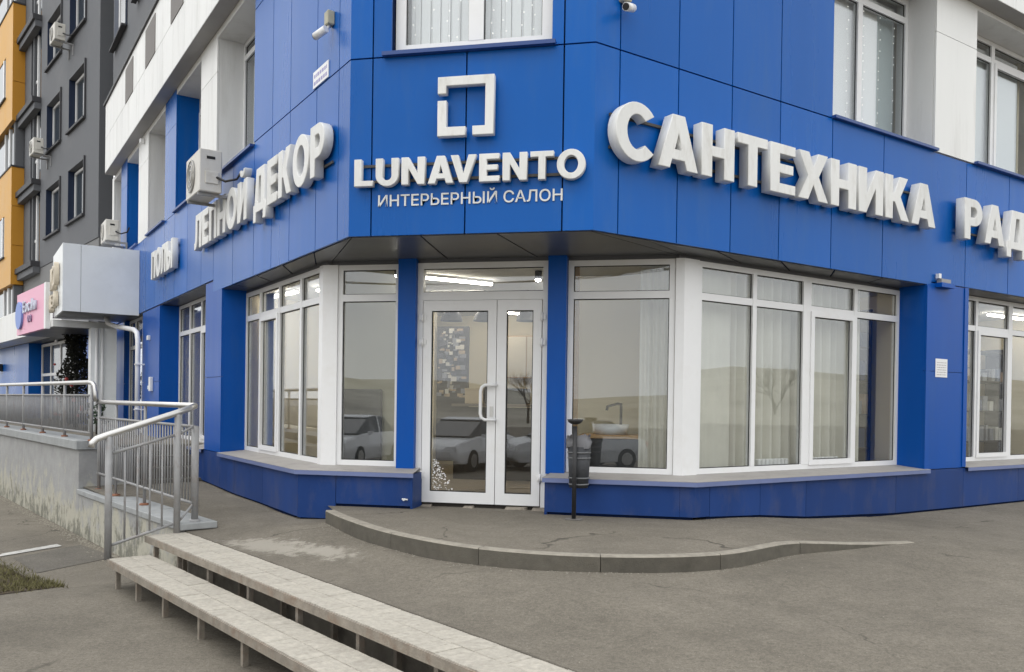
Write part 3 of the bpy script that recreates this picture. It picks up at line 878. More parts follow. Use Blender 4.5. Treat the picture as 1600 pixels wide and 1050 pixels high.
# ---- sills: dusty metal tops with a folded front lip
def sill(pts_o, pts_i, z_o, z_i, lip=.055):
    top = [(p[0], p[1], z_o) for p in pts_o] + [(p[0], p[1], z_i) for p in pts_i[::-1]]
    n = len(top)
    b = MB(); lo = [(p[0], p[1], p[2] - .004) for p in top]
    b.add(top + lo, [list(range(n)), list(range(n, 2 * n))[::-1]] + [(i, (i + 1) % n, (i + 1) % n + n, i + n) for i in range(n)])
    o = b.build('sill', SILLM, shop)
    b = MB(); k = len(pts_o)
    v = []
    for p in pts_o: v += [(p[0], p[1], z_o - .005), (p[0], p[1], z_o - lip)]
    for p, q in zip(pts_o, pts_i):
        d = (Vector(q) - Vector(p)).normalized() * .006
        v += [(p[0] + d.x, p[1] + d.y, z_o - .005), (p[0] + d.x, p[1] + d.y, z_o - lip)]
    f = []
    for i in range(k - 1):
        f += [(2 * i, 2 * i + 1, 2 * i + 3, 2 * i + 2), (2 * k + 2 * i, 2 * k + 2 * i + 2, 2 * k + 2 * i + 3, 2 * k + 2 * i + 1),
              (2 * i + 1, 2 * k + 2 * i + 1, 2 * k + 2 * i + 3, 2 * i + 3), (2 * i, 2 * i + 2, 2 * k + 2 * i + 2, 2 * k + 2 * i)]
    f += [(0, 2 * k, 2 * k + 1, 1), (2 * k - 2, 2 * k - 1, 4 * k - 1, 4 * k - 2)]
    b.add(v, f); b.build('sill_lip', SILLB, o)
OH = .05
def mitre(F, o, y):   # along-facade position where the offset facade line meets y
    return (y / R2 + o)
gl = mitre(FL, -.36, 1.44); glr = mitre(FR, -.38, 1.44)
so = mitre(FL, OH, yb - OH)
sill([xy(FL(5.115, OH, 0)), xy(FL(so, OH, 0)), (-.875, yb - OH)], [xy(FL(5.115, -.40, 0)), xy(FL(mitre(FL, -.40, 1.48), -.40, 0)), (-.93, 1.48)], .425, .462)
sill([(.655, yb - OH), xy(FR(so, OH, 0)), xy(FR(6.05, OH, 0))], [(.71, 1.48), xy(FR(mitre(FR, -.42, 1.48), -.42, 0)), xy(FR(5.945, -.42, 0))], .425, .462)
sill([xy(FL(9.99, OH, 0)), xy(FL(6.16, OH, 0))], [xy(FL(9.99, -.40, 0)), xy(FL(6.16, -.40, 0))], .425, .462)
sill([xy(FR(7.035, OH, 0)), xy(FR(11.3, OH, 0))], [xy(FR(7.035, -.42, 0)), xy(FR(11.3, -.42, 0))], .425, .462)

# ---- shop windows
Z0, Z1, ZTR, DYH = .462, 2.955, 2.545, 1.42
window(FL, 1.80, 5.13, -.38, Z0, Z1, shop, mull=[2.54, 3.45, 4.355], trans=[ZTR], sash=[(2, 0)])
window(FR, 1.90, 5.955, -.40, Z0, Z1, shop, mull=[2.88, (3.89, .16), 4.92], trans=[ZTR], sash=[(2, 0)])
window(FC, -2.04, -1.215, -1.46, Z0, Z1, shop, trans=[ZTR])
window(FC, .86, 2.10, -1.46, Z0, Z1, shop, trans=[ZTR])
window(FL, 6.16, 9.99, -.38, Z0, 3.18, shop, mull=[7.1, 8.05, 9.0], trans=[2.6], sash=[(1, 0)])
window(FR, 7.04, 11.29, -.40, Z0, 3.04, shop, mull=[8.05, (9.1, .12), 10.2], trans=[ZTR], sash=[(1, 0)])
# corner posts
b = MB()
b.prism([(-2.035, 1.435), (-2.035, 1.54)] + [xy(FL(mitre(FL, -.47, 1.54), -.47, 0)), xy(FL(1.795, -.47, 0)), xy(FL(1.795, -.355, 0)), xy(FL(mitre(FL, -.355, 1.435), -.355, 0))], Z0 - .01, Z1 + .002)
b.build('corner_post', PVC, shop)
b = MB()
b.prism([(2.105, 1.435), xy(FR(mitre(FR, -.375, 1.435), -.375, 0)), xy(FR(1.895, -.375, 0)), xy(FR(1.895, -.49, 0)), xy(FR(mitre(FR, -.49, 1.54), -.49, 0)), (2.105, 1.54)], Z0 - .01, Z1 + .002)
b.build('corner_post', PVC, shop)
# blue columns either side of the door
for x0, x1 in ((-1.21, -.985), (.635, .855)):
    c_ = MB(); c_.fbox(FW, x0, x1, 1.34, 1.62, .44, 3.0); c_.build('column', BLUE2, shop)

# head trims between glazing and soffit
b = MB(); b.fbox(FL, 1.6, 5.13, -.45, -.385, Z1 + .003, 3.02); b.build('head_trim', SOFF, shop)
b = MB(); b.fbox(FR, 1.6, 5.96, -.47, -.405, Z1 + .003, 3.02); b.build('head_trim', SOFF, shop)
b = MB(); b.fbox(FC, -2.18, -1.215, -1.53, -1.465, Z1 + .003, 3.02); b.build('head_trim', SOFF, shop)
b = MB(); b.fbox(FC, -.984, .634, -DYH - .09, -DYH - .005, Z1 + .003, 3.02); b.build('head_trim', SOFF, shop)
b = MB(); b.fbox(FC, .86, 2.16, -1.53, -1.465, Z1 + .003, 3.02); b.build('head_trim', SOFF, shop)
b = MB(); b.fbox(FL, 6.16, 14.3, -.45, -.385, 3.183, 3.25); b.build('head_trim', SOFF, shop)
b = MB(); b.fbox(FR, 7.04, 11.29, -.47, -.405, 3.043, 3.10); b.build('head_trim', SOFF, shop)

# ---- soffit in panels over the recess
def plane_pt(F, s, o): return Vector(xy(F(s, o, 0)))
so_ = [plane_pt(FL, 5.66, -.03), plane_pt(FL, .02, -.03), Vector((1.28, .03)), plane_pt(FR, 6.06, -.03)]
so_[1] = Vector((-1.28, .03))
si_ = [plane_pt(FL, 5.66, -.47), plane_pt(FL, mitre(FL, -.47, 1.55), -.47), plane_pt(FR, mitre(FR, -.49, 1.55), -.49), plane_pt(FR, 6.06, -.49)]
b = MB(); b.add([(p.x, p.y, z) for z in (3.012, 3.05) for p in so_ + si_[::-1]], [])
sb = MB()
for k in range(3):
    q = [so_[k], so_[k + 1], si_[k + 1], si_[k]]
    sb.prism([tuple(p) for p in q], 3.016, 3.05)
soff = sb.build('soffit', SLOT, shop)
def soffit_run(k, cuts_o, cuts_i):
    for i in range(len(cuts_o) - 1):
        A0 = so_[k].lerp(so_[k + 1], cuts_o[i]); A1 = so_[k].lerp(so_[k + 1], cuts_o[i + 1])
        B0 = si_[k].lerp(si_[k + 1], cuts_i[i]); B1 = si_[k].lerp(si_[k + 1], cuts_i[i + 1])
        c = (A0 + A1 + B0 + B1) / 4
        P = [c + (p - c) * (1 - .018 / max(.02, (p - c).length)) for p in (A0, A1, B1, B0)]
        b = MB(); b.prism([tuple(p) for p in P], 2.999, 3.014); b.build('soffit_panel', SOFF, soff)
soffit_run(0, [0, .2, .4, .6, .8, 1], [0, .22, .44, .66, .88, 1])
soffit_run(1, [0, .30, .62, 1], [0, .36, .62, 1])
soffit_run(2, [0, .12, .3, .48, .65, .82, 1], [0, .05, .25, .45, .63, .81, 1])
# soffits over the far openings
part('soffit', SOFF, shop, (5.68, 14.3, -.75, -.031, 3.195, 3.21), F=FL)
part('soffit', SOFF, shop, (6.07, 13.8, -.75, -.052, 3.05, 3.06), F=FR)

# ---- entrance: frame, transom light and two leaves
DY = 1.42
fr = MB()
for q in ((-.985, -.915, 0.03, 2.955), (.565, .635, .03, 2.955)): fr.fbox(FC, q[0], q[1], -DY - .09, -DY, q[2], q[3])
fr.fbox(FC, -.915, .565, -DY - .09, -DY, 2.885, 2.955); fr.fbox(FC, -.915, .565, -DY - .09, -DY, 2.50, 2.60)
df = fr.build('door_frame', PVC, shop)
b = MB(); b.fbox(FC, -.917, .567, -DY - .05, -DY - .038, 2.598, 2.887); b.build('pane', GLASS, df)
b = MB(); b.fbox(FC, -.915, .565, -DY - .037, -DY - .028, 2.60, 2.61); b.fbox(FC, -.915, .565, -DY - .037, -DY - .028, 2.875, 2.885); b.build('gasket', GASK, df)
def leaf(x0, x1, wl_, wr_):
    z0, z1, wb, wt = .045, 2.495, .135, .125
    b = MB(); o0, o1 = -DY - .06, -DY + .012
    b.fbox(FC, x0, x0 + wl_, o0, o1, z0, z1); b.fbox(FC, x1 - wr_, x1, o0, o1, z0, z1)
    b.fbox(FC, x0 + wl_, x1 - wr_, o0, o1, z0, z0 + wb); b.fbox(FC, x0 + wl_, x1 - wr_, o0, o1, z1 - wt, z1)
    l_ = b.build('door_leaf', PVC, shop)
    b = MB(); b.fbox(FC, x0 + wl_ - .004, x1 - wr_ + .004, -DY - .03, -DY - .018, z0 + wb - .004, z1 - wt + .004); b.build('pane', GLASS, l_)
    b = MB(); g = .012
    a, c, za, zb = x0 + wl_, x1 - wr_, z0 + wb, z1 - wt
    for q in ((a, c, za, za + g), (a, c, zb - g, zb), (a, a + g, za + g, zb - g), (c - g, c, za + g, zb - g)):
        b.fbox(FC, q[0], q[1], -DY - .017, -DY - .006, q[2], q[3])
    b.build('gasket', GASK, l_)
    return l_
L1 = leaf(-.905, .008, .105, .105)
L2 = leaf(.016, .555, .115, .10)
b = MB(); y_ = -DY
hx = -.045
b.pipe([FC(hx + .06, -DY + .015, 1.475), FC(hx + .05, -DY + .07, 1.475), FC(hx - .06, -DY + .085, 1.475), FC(hx - .10, -DY + .085, 1.45), FC(hx - .115, -DY + .085, 1.40), FC(hx - .115, -DY + .085, 1.13), FC(hx - .10, -DY + .085, 1.085), FC(hx - .06, -DY + .085, 1.06), FC(hx + .05, -DY + .07, 1.06), FC(hx + .06, -DY + .015, 1.06)], .019, 10)
b.build('handle', PVC, L1)
b = MB(); b.fbox(FC, -.06, -.02, -DY + .013, -DY + .022, 1.10, 1.22); b.tube(FC(-.04, -DY + .022, 1.14), FC(-.04, -DY + .03, 1.14), .011); b.build('lock_plate', STEEL, L1)
for z in (.33, 1.94, 2.24):
    for x, l_ in ((-.91, L1), (.56, L2)):
        b = MB(); b.tube(FC(x, -DY + .03, z), FC(x, -DY + .03, z + .10), .016); b.fbox(FC, x - .045, x + .045, -DY + .0125, -DY + .024, z + .02, z + .08); b.build('hinge', PVC, l_)
# frosted sticker texture and small print on the lower glass (flat film)
b = MB(); rs = random.Random(11)
for i in range(150):
    t = rs.random(); x = -.775 + rs.random() * .26 * (1 - t) ** .7; z = .19 + .42 * t * rs.random() ** .3
    w = rs.uniform(.006, .016)
    b.fbox(FC, x, x + w, -DY - .0165 + i * 1e-6, -DY - .0155 + i * 1e-6, z, z + w * rs.uniform(.4, 1.2))
b.build('snow_sticker', PVC, L1)['kind'] = 'stuff'
# threshold rubble
rs = random.Random(4)
x = -.90
while x < .50:
    w = rs.uniform(.10, .30)
    if rs.random() < .75:
        y0 = 1.36 - rs.random() * .07; h = rs.uniform(.012, .034); k = rs.uniform(-.02, .02)
        b = MB()
        b.hexa([(x, y0, -.01), (x + w, y0 + k, -.01), (x + w + k, 1.45, -.01), (x, 1.45, -.01), (x + .012, y0 + .012, h * .7), (x + w - .02, y0 + k + .01, h), (x + w + k, 1.45, h + .006), (x, 1.45, h)])
        b.build('threshold_stone', mat('broken threshold concrete', (.30, .265, .22), .95, .1, var=.35, vscale=18, bump=.8, bscale=40), shop, .008)
    x += w + rs.uniform(.005, .08)
part('threshold', mat('dark threshold gap', (.05, .045, .04), .9, .1), shop, (-.98, .63, -1.60, -1.45, -.05, .044), F=FC)

# ================================================================ LETTERS
def arc(cx, cy, rx, ry, a0, a1, n=14):
    return [(cx + rx * math.cos(math.radians(a0 + (a1 - a0) * i / n)), cy + ry * math.sin(math.radians(a0 + (a1 - a0) * i / n))) for i in range(n + 1)]
S_ = .245
def glyph(c):
    """outlines in a box of height 1 -> (advance width, [contours])"""
    s = S_
    if c in 'СC':
        return .775, [arc(.43, .5, .43, .53, 40, 320, 26) + arc(.43, .5, .205, .315, 318, 42, 22)]
    if c in 'ОO':
        return .90, [arc(.45, .5, .45, .53, 0, 350, 30), arc(.45, .5, .22, .31, 350, 0, 24)]
    if c in 'АA':
        return .86, [[(0, 0), (.30, 1), (.56, 1), (.86, 0), (.61, 0), (.562, .17), (.298, .17), (.25, 0)], [(.352, .36), (.508, .36), (.43, .66)]]
    if c in 'НH':
        return .76, [[(0, 0), (0, 1), (s, 1), (s, .60), (.76 - s, .60), (.76 - s, 1), (.76, 1), (.76, 0), (.76 - s, 0), (.76 - s, .40), (s, .40), (s, 0)]]
    if c in 'ТT':
        return .74, [[(.2525, 0), (.2525, .8), (0, .8), (0, 1), (.74, 1), (.74, .8), (.4875, .8), (.4875, 0)]]
    if c in 'ЕE':
        return .66, [[(0, 0), (0, 1), (.65, 1), (.65, .8), (s, .8), (s, .6), (.6, .6), (.6, .41), (s, .41), (s, .2), (.66, .2), (.66, 0)]]
    if c == 'Х':
        return .84, [[(0, 0), (.27, .51), (.02, 1), (.29, 1), (.42, .70), (.55, 1), (.82, 1), (.57, .51), (.84, 0), (.56, 0), (.42, .32), (.28, 0)]]
    if c in 'ИЙ':
        g = [[(0, 0), (0, 1), (s, 1), (s, .42), (.53, 1), (.77, 1), (.77, 0), (.77 - s, 0), (.77 - s, .58), (.24, 0)]]
        if c == 'Й':
            g.append(arc(.385, 1.27, .22, .19, 180, 360, 14) + arc(.385, 1.27, .10, .08, 360, 180, 10))
        return .77, g
    if c == 'К':
        return .80, [[(0, 0), (0, 1), (s, 1), (s, .60), (.28, .60), (.47, 1), (.74, 1), (.50, .54), (.80, 0), (.52, 0), (.31, .40), (s, .40), (s, 0)]]
    if c == 'Р':
        return .72, [[(0, 0), (0, 1)] + arc(.40, .67, .32, .33, 90, -90, 16) + [(s, .34), (s, 0)], [(s, .55)] + arc(.38, .67, .115, .125, -90, 90, 10) + [(s, .795)]]
    if c == 'Д':
        return .90, [[(0, -.22), (0, .19), (.09, .19), (.22, 1), (.78, 1), (.78, .19), (.90, .19), (.90, -.22), (.70, -.22), (.70, 0), (.20, 0), (.20, -.22)], [(.32, .19), (.545, .19), (.545, .8), (.405, .8)]]
    if c == 'Л':
        return .80, [[(0, 0), (0, .2), (.08, .22), (.12, .34), (.14, 1), (.80, 1), (.80, 0), (.80 - s, 0), (.80 - s, .8), (.35, .8), (.33, .28), (.27, .09), (.16, 0)]]
    if c == 'П':
        return .75, [[(0, 0), (0, 1), (.75, 1), (.75, 0), (.75 - s, 0), (.75 - s, .8), (s, .8), (s, 0)]]
    if c == 'Ы':
        return 1.0, [[(0, 0), (0, 1), (s, 1), (s, .64)] + arc(.38, .32, .31, .32, 90, -90, 16), [(s, .20)] + arc(.36, .32, .12, .12, -90, 90, 10) + [(s, .44)], [(.765, 0), (.765, 1), (1.0, 1), (1.0, 0)]]
    if c == 'L':
        return .64, [[(0, 0), (0, 1), (s, 1), (s, .2), (.64, .2), (.64, 0)]]
    if c == 'U':
        return .78, [[(0, 1), (s, 1)] + [(s, .38)] + arc(.39, .36, .155, .17, 180, 360, 12) + [(.78 - s, 1), (.78, 1)] + arc(.39, .38, .39, .41, 0, -180, 20)]
    if c == 'N':
        return .79, [[(0, 0), (0, 1), (.24, 1), (.79 - s, .42), (.79 - s, 1), (.79, 1), (.79, 0), (.55, 0), (s, .58), (s, 0)]]
    if c == 'V':
        return .84, [[(0, 1), (.25, 1), (.42, .32), (.59, 1), (.84, 1), (.55, 0), (.29, 0)]]
    return .35, []
def outline_mesh(contours, sx, h, depth, bev):
    cu = bpy.data.curves.new('outline', 'CURVE')
    cu.dimensions = '2D'; cu.fill_mode = 'BOTH'
    cu.extrude = depth / 2 - bev; cu.bevel_depth = bev; cu.offset = -bev; cu.bevel_resolution = 1
    for C in contours:
        sp = cu.splines.new('POLY'); sp.points.add(len(C) - 1); sp.use_cyclic_u = True
        for p, q in zip(sp.points, C): p.co = (q[0] * sx, q[1] * h, 0, 1)
    ob = bpy.data.objects.new('outline', cu); COL.objects.link(ob)
    dg = bpy.context.evaluated_depsgraph_get()
    me = bpy.data.meshes.new_from_object(ob.evaluated_get(dg))
    bpy.data.objects.remove(ob); bpy.data.curves.remove(cu)
    return me
def put_mesh(me, name, material, parent, origin, ux, nrm):
    """local x -> ux, local y -> world z, local z -> nrm; origin in world"""
    M = Matrix((ux, Vector((0, 0, 1)), nrm)).transposed()
    cs = [M @ v.co + origin for v in me.vertices]
    lo = Vector((min(p[i] for p in cs) for i in range(3))); hi = Vector((max(p[i] for p in cs) for i in range(3)))
    c = Vector(((lo.x + hi.x) / 2, (lo.y + hi.y) / 2, lo.z))
    for v, p in zip(me.vertices, cs): v.co = p - c
    me.materials.clear(); me.materials.append(material)
    bm = bmesh.new(); bm.from_mesh(me); bmesh.ops.remove_doubles(bm, verts=bm.verts, dist=1e-5); bmesh.ops.recalc_face_normals(bm, faces=bm.faces); bm.to_mesh(me); bm.free()
    me.update()
    o = bpy.data.objects.new(name, me); COL.objects.link(o); place(o, c, parent)
    return o
def sign_text(word, F, u0, u1, z0, h, o0, depth, parent, gapk=.10, bev=.007, rails=True):
    """word set from u0 (left as read) to u1 on frame F, letters from o0 outwards"""
    adv = [glyph(c)[0] - (.20 if word[i:i + 2] in ('AV', 'VA') else 0) for i, c in enumerate(word)]
    tot = sum(adv) + gapk * (len(word) - 1)
    L = abs(u1 - u0); sx = L / tot
    ux = (F(u1, 0, 0) - F(u0, 0, 0)).normalized()
    nrm = (F(0, 1, 0) - F(0, 0, 0)).normalized()
    x = 0
    for c, a in zip(word, adv):
        if c != ' ':
            me = outline_mesh(glyph(c)[1], sx, h, depth, bev)
            org = F(u0, o0 + depth / 2, z0) + ux * (x * sx)
            put_mesh(me, 'letter', LETTER, parent, org, ux, nrm)
        x += a + gapk
    if rails:
        d = 1 if u1 > u0 else -1
        for zz in (z0 + h * .22, z0 + h * .80):
            b = MB(); b.fbox(F, min(u0, u1) + .04, max(u0, u1) - .04, .012, o0 - .002, zz - .014, zz + .014)
            b.build('rail', mat('dark sign rail', (.07, .065, .06), .6, .3), parent)
sg = thing('facade_sign', 'long row of ten white raised block letters on the blue facade right of the corner', 'sign', FR(2.9, .1, 3.73))
sign_text('САНТЕХНИКА', FR, .13, 5.84, 3.735, .565, .04, .135, sg, gapk=.075)
sg = thing('facade_sign', 'white raised block letters cut off by the right edge of the photo', 'sign', FR(7.2, .1, 3.70))
sign_text('РАД', FR, 6.58, 8.36, 3.695, .58, .04, .135, sg)
sg = thing('facade_sign', 'two words of white raised block letters on the blue facade left of the corner', 'sign', FL(3.2, .1, 3.72))
sign_text('ЛЕПНОЙ ДЕКОР', FL, 6.40, .38, 3.765, .575, .03, .11, sg, gapk=.085)
sg = thing('facade_sign', 'short four letter white raised sign beside the pale canopy', 'sign', FL(8.9, .1, 3.70))
sign_text('ПОЛЫ', FL, 10.2, 8.15, 3.71, .56, .03, .11, sg)
sg = thing('shop_name_sign', 'white raised capital letter shop name above the corner door', 'sign', (0, -.08, 3.50))
sign_text('LUNAVENTO', FC, -1.205, 1.225, 3.505, .282, .03, .07, sg, gapk=.10, bev=.005)
# logo: open square in two pieces
lg = thing('logo_sign', 'white raised broken square emblem above the shop name', 'sign', (0, -.08, 3.98))
x0, x1, z0, z1, w = -.302, .290, 3.980, 4.585, .092
H_ = z1 - z0; Wd = x1 - x0
za = z1 - H_ * .40; zb = z1 - H_ * .285; xa = x0 + Wd * .50; xb = x0 + Wd * .625
for C in ([(x0, z0), (xa, z0), (xa, z0 + w), (x0 + w, z0 + w), (x0 + w, za), (x0, za)], [(xb, z0), (x1, z0), (x1, z1), (x0, z1), (x0, zb), (x0 + w, zb), (x0 + w, z1 - w), (x1 - w, z1 - w), (x1 - w, z0 + w), (xb, z0 + w)]):
    me = outline_mesh([C], 1, 1, .08, .006)
    put_mesh(me, 'emblem_piece', LETTER, lg, Vector((0, -.075, 0)), Vector((1, 0, 0)), Vector((0, -1, 0)))
# thin subtitle, flat cut letters set in the default face
st = thing('subtitle_sign', 'thin white two word line of small capitals under the shop name', 'sign', (0, -.02, 3.30))
def font_line(txt, F, u0, u1, z0, h, o0, depth, parent, material, name='letter', off=0.0):
    cu = bpy.data.curves.new('line', 'FONT'); cu.body = txt; cu.size = 1.0; cu.extrude = .01; cu.offset = off
    ob = bpy.data.objects.new('line', cu); COL.objects.link(ob)
    dg = bpy.context.evaluated_depsgraph_get()
    me = bpy.data.meshes.new_from_object(ob.evaluated_get(dg))
    bpy.data.objects.remove(ob); bpy.data.curves.remove(cu)
    # split into letters by horizontal gaps
    bm = bmesh.new(); bm.from_mesh(me); bpy.data.meshes.remove(me)
    bm.verts.ensure_lookup_table()
    xs0 = min(v.co.x for v in bm.verts); xs1 = max(v.co.x for v in bm.verts)
    seen = {}; groups = []
    for v in bm.verts:
        if v in seen: continue
        st_ = [v]; comp = []; seen[v] = 1
        while st_:
            q = st_.pop(); comp.append(q)
            for e in q.link_edges:
                w_ = e.other_vert(q)
                if w_ not in seen: seen[w_] = 1; st_.append(w_)
        groups.append(comp)
    groups = [[g, min(v.co.x for v in g), max(v.co.x for v in g)] for g in groups]
    groups.sort(key=lambda g: g[1])
    merged = []
    for g in groups:
        if merged and g[1] < merged[-1][2] - .02: merged[-1][0] += g[0]; merged[-1][2] = max(merged[-1][2], g[2])
        else: merged.append(g)
    ux = (F(u1, 0, 0) - F(u0, 0, 0)).normalized(); nrm = (F(0, 1, 0) - F(0, 0, 0)).normalized()
    k = abs(u1 - u0) / (xs1 - xs0)
    cap = [max(v.co.y for v in bm.verts if True)]
    for comp, a, c in merged:
        idx = {v: i for i, v in enumerate(comp)}
        fs = [[idx[v] for v in f.verts] for f in bm.faces if f.verts[0] in idx]
        m2 = bpy.data.meshes.new(name)
        m2.from_pydata([((v.co.x - xs0) * k, v.co.y * h / .727, v.co.z * depth / .02) for v in comp], [], fs)
        put_mesh(m2, name, material, parent, F(u0, o0 + depth / 2, z0), ux, nrm)
    bm.free()
font_line('ИНТЕРЬЕРНЫЙ САЛОН', FC, -.968, .988, 3.308, .118, .002, .012, st, LETTER, off=.008)

# ================================================================ FACADE FITTINGS
def camera_fit(F, s, z, label, dirn):
    t = thing('security_camera', label, 'security camera', F(s, .1, z - .1))
    b = MB(); b.fbox(F, s - .055, s + .055, 0.001, .085, z + .02, z + .17); b.build('junction_box', mat('beige plastic', (.42, .40, .30), .6, .3, var=.1, vscale=9), t, .008)
    b = MB(); b.pipe([F(s, .04, z + .02), F(s, .07, z - .03), F(s, .11, z - .055)], .018, 8); b.build('bracket', PVC, t)
    p0 = F(s - dirn * .05, .10, z - .05); p1 = F(s + dirn * .10, .17, z - .10)
    b = MB(); b.tube(p0, p1, .042, 14); b.build('body', PVC, t)
    d = (p1 - p0).normalized()
    b = MB(); b.tube(p1 - d * .002, p1 + d * .012, .034, 14); b.build('lens', GASK, t)
camera_fit(FL, .52, 5.40, 'small white security camera on the blue wall left of the centre upper window', 1)
camera_fit(FR, .34, 5.33, 'small white security camera at the top of the blue wall right of the centre window', -1)
t = thing('address_plate', 'narrow white address plate on the blue panel joint left of the corner', 'plate', FL(.85, 0, 4.88))
b = MB(); b.fbox(FL, .62, 1.10, .001, .012, 4.895, 5.085); b.build('plate', PVC, t)
rs = random.Random(5)
b = MB()
for r in range(2):
    u = .66
    while u < 1.05:
        w = rs.uniform(.02, .06); b.fbox(FL, u, u + w, .0125, .0135, 4.925 + r * .08, 4.965 + r * .08); u += w + .02
b.build('print', mat('faded violet print', (.35, .33, .55), .6), t)
t = thing('paper_notice', 'small white paper notice taped to the blue pillar right of the windows', 'notice', FR(6.35, 0, 1.70))
b = MB(); b.fbox(FR, 6.20, 6.50, .0, .006, 1.72, 1.98); b.build('sheet', PVC, t)
b = MB()
for r in range(6):
    u = 6.23
    while u < 6.46:
        w = rs.uniform(.015, .05); b.fbox(FR, u, min(u + w, 6.47), .0065, .0072, 1.75 + r * .034, 1.762 + r * .034); u += w + .012
b.build('print', mat('grey print', (.45, .42, .42), .7), t)
t = thing('motion_sensor', 'small blue and grey sensor box under the fascia above the right pillar', 'sensor', FR(6.3, 0, 3.0))
b = MB(); b.fbox(FR, 6.16, 6.50, .0, .10, 2.98, 3.04); b.build('bracket', BLUE2, t)
b = MB(); b.fbox(FR, 6.20, 6.44, .001, .07, 3.045, 3.10); b.build('housing', GREYP, t)
b = MB(); b.fbox(FR, 6.17, 6.23, .001, .05, 3.105, 3.17); b.build('lamp_head', PVC, t)
def pipe_clip(F, s, z, name, label):
    t = thing(name, label, 'fixture', F(s, .0, z))
    return t
t = thing('hose_tap', 'small white hose tap on the blue plinth left of the door', 'tap', (-.99, yb, .08))
b = MB(); b.tube((-.99, yb, .11), (-.99, yb - .05, .11), .014); b.tube((-1.01, yb - .045, .118), (-.94, yb - .045, .112), .009); b.build('spout', PVC, t)

def aircon(F, s0, s1, o0, o1, z0, z1, label, nf=1.0):
    """outdoor unit: end at s0 faces the viewer, fan on the outward face"""
    t = thing('air_conditioner', label, 'air conditioner', F((s0 + s1) / 2, o0, z0 - .1), 'outdoor air conditioner units')
    b = MB(); b.fbox(F, s0, s1, o0, o1, z0, z1); b.build('casing', ACM, t, .012)
    c = F(s0 + (s1 - s0) * .6, o1, (z0 + z1) / 2); n_ = (F(0, 1, 0) - F(0, 0, 0)).normalized()
    R = (z1 - z0) * .40
    b = MB(); b.tube(c + n_ * .001, c + n_ * .012, R, 20); b.build('fan_guard', GREYP, t)
    for k in (.35, .65, .92):
        b = MB(); u_ = Vector((0, 0, 1)).cross(n_)
        pts = [c + n_ * .018 + (u_ * math.cos(q) + Vector((0, 0, 1)) * math.sin(q)) * R * k for q in [2 * math.pi * i / 18 for i in range(19)]]
        b.pipe(pts, .006, 5); b.build('guard_ring', ACM, t)
    b = MB(); sg_ = 1 if s1 > s0 else -1
    b.fbox(F, s0 - sg_ * .02, s0 - sg_ * .001, o0 + .05, o1 - .08, z0 + .12, z0 + .30); b.build('valve_cover', ACM, t, .006)
    b = MB(); b.fbox(F, s0 - sg_ * .005, s0 - sg_ * .001, o0 + .10, o1 - .10, z1 - .14, z1 - .10); b.build('grip', GASK, t)
    for s in (s0 + (s1 - s0) * .12, s0 + (s1 - s0) * .88):
        b = MB(); b.fbox(F, s - .02, s + .02, .0, o1, z0 - .045, z0 - .005); b.fbox(F, s - .02, s + .02, .0, .035, z0 - .35, z0 - .046); b.build('bracket', GREYP, t)
    b = MB(); b.pipe([F(s0 - sg_ * .015, o0 + .08, z0 + .22), F(s0 - sg_ * .10, o0 - .02, z0 + .16), F(s0 - sg_ * .10, .03, z0 + .22), F(s0 - sg_ * .35, .03, z0 + .28)], .018, 8); b.build('pipe', DARKM, t)
    return t
aircon(FL, 4.32, 5.18, .22, .54, 4.30, 4.92, 'large aged air conditioner hung above the left hand raised letters')
aircon(FL, 14.0, 14.8, .20, .50, 5.10, 5.60, 'air conditioner over the pale canopy at the far end of the building')
t = thing('wall_cable_box', 'white junction box on the far white parapet under its soffit', 'box', FL(11.9, .26, 7.0))
b = MB(); b.fbox(FL, 11.85, 11.97, .005, .10, 6.98, 7.08); b.build('box', PVC, t, .01)

# ---- pale canopy box over the side entrance
cn = thing('entrance_canopy', 'large pale grey box canopy over the side entrance on the left', 'canopy', FL(13.4, .8, 3.1))
b = MB(); b.fbox(FL, 12.40, 14.6, .002, 1.52, 3.19, 4.62); b.build('core', WSLOT, cn)
for o0, o1 in ((.0, 1.20), (1.20, 1.56)):
    b = MB(); b.fbox(FL, 12.36, 12.395, o0 + .004, o1 - .003, 3.16, 4.65); b.build('panel', CANO, cn)
b = MB(); b.fbox(FL, 12.40, 14.6, 1.522, 1.558, 3.16, 4.65); b.build('panel', CANO, cn)
b = MB(); b.fbox(FL, 12.40, 14.6, .004, 1.52, 3.165, 3.185); b.build('soffit_panel', SOFF, cn)
b = MB(); b.fbox(FL, 12.37, 14.6, .004, 1.55, 4.625, 4.648); b.build('top_panel', CANO, cn)
t = thing('edge_letters_sign', 'beige raised sign letters seen edge on at the canopy front', 'sign', FL(13.6, 1.6, 3.3))
for i, (s, zc, hh) in enumerate(((12.9, 4.05, .50), (13.3, 4.0, .52), (13.7, 4.0, .5), (13.0, 3.5, .34), (13.5, 3.48, .30), (14.0, 3.5, .32))):
    g = 'ОСНАЕД'[i]
    me = outline_mesh(glyph(g)[1], .34, hh, .10, .008)
    put_mesh(me, 'letter', mat('beige acrylic letter', (.62, .55, .44), .5, .4, var=.1, vscale=6, dirt=(.35, .30, .22), dscale=6, damt=.6), t, FL(s + .34, 1.62, zc - hh / 2), (FL(0, 0, 0) - FL(1, 0, 0)).normalized(), (FL(0, 1, 0) - FL(0, 0, 0)).normalized())
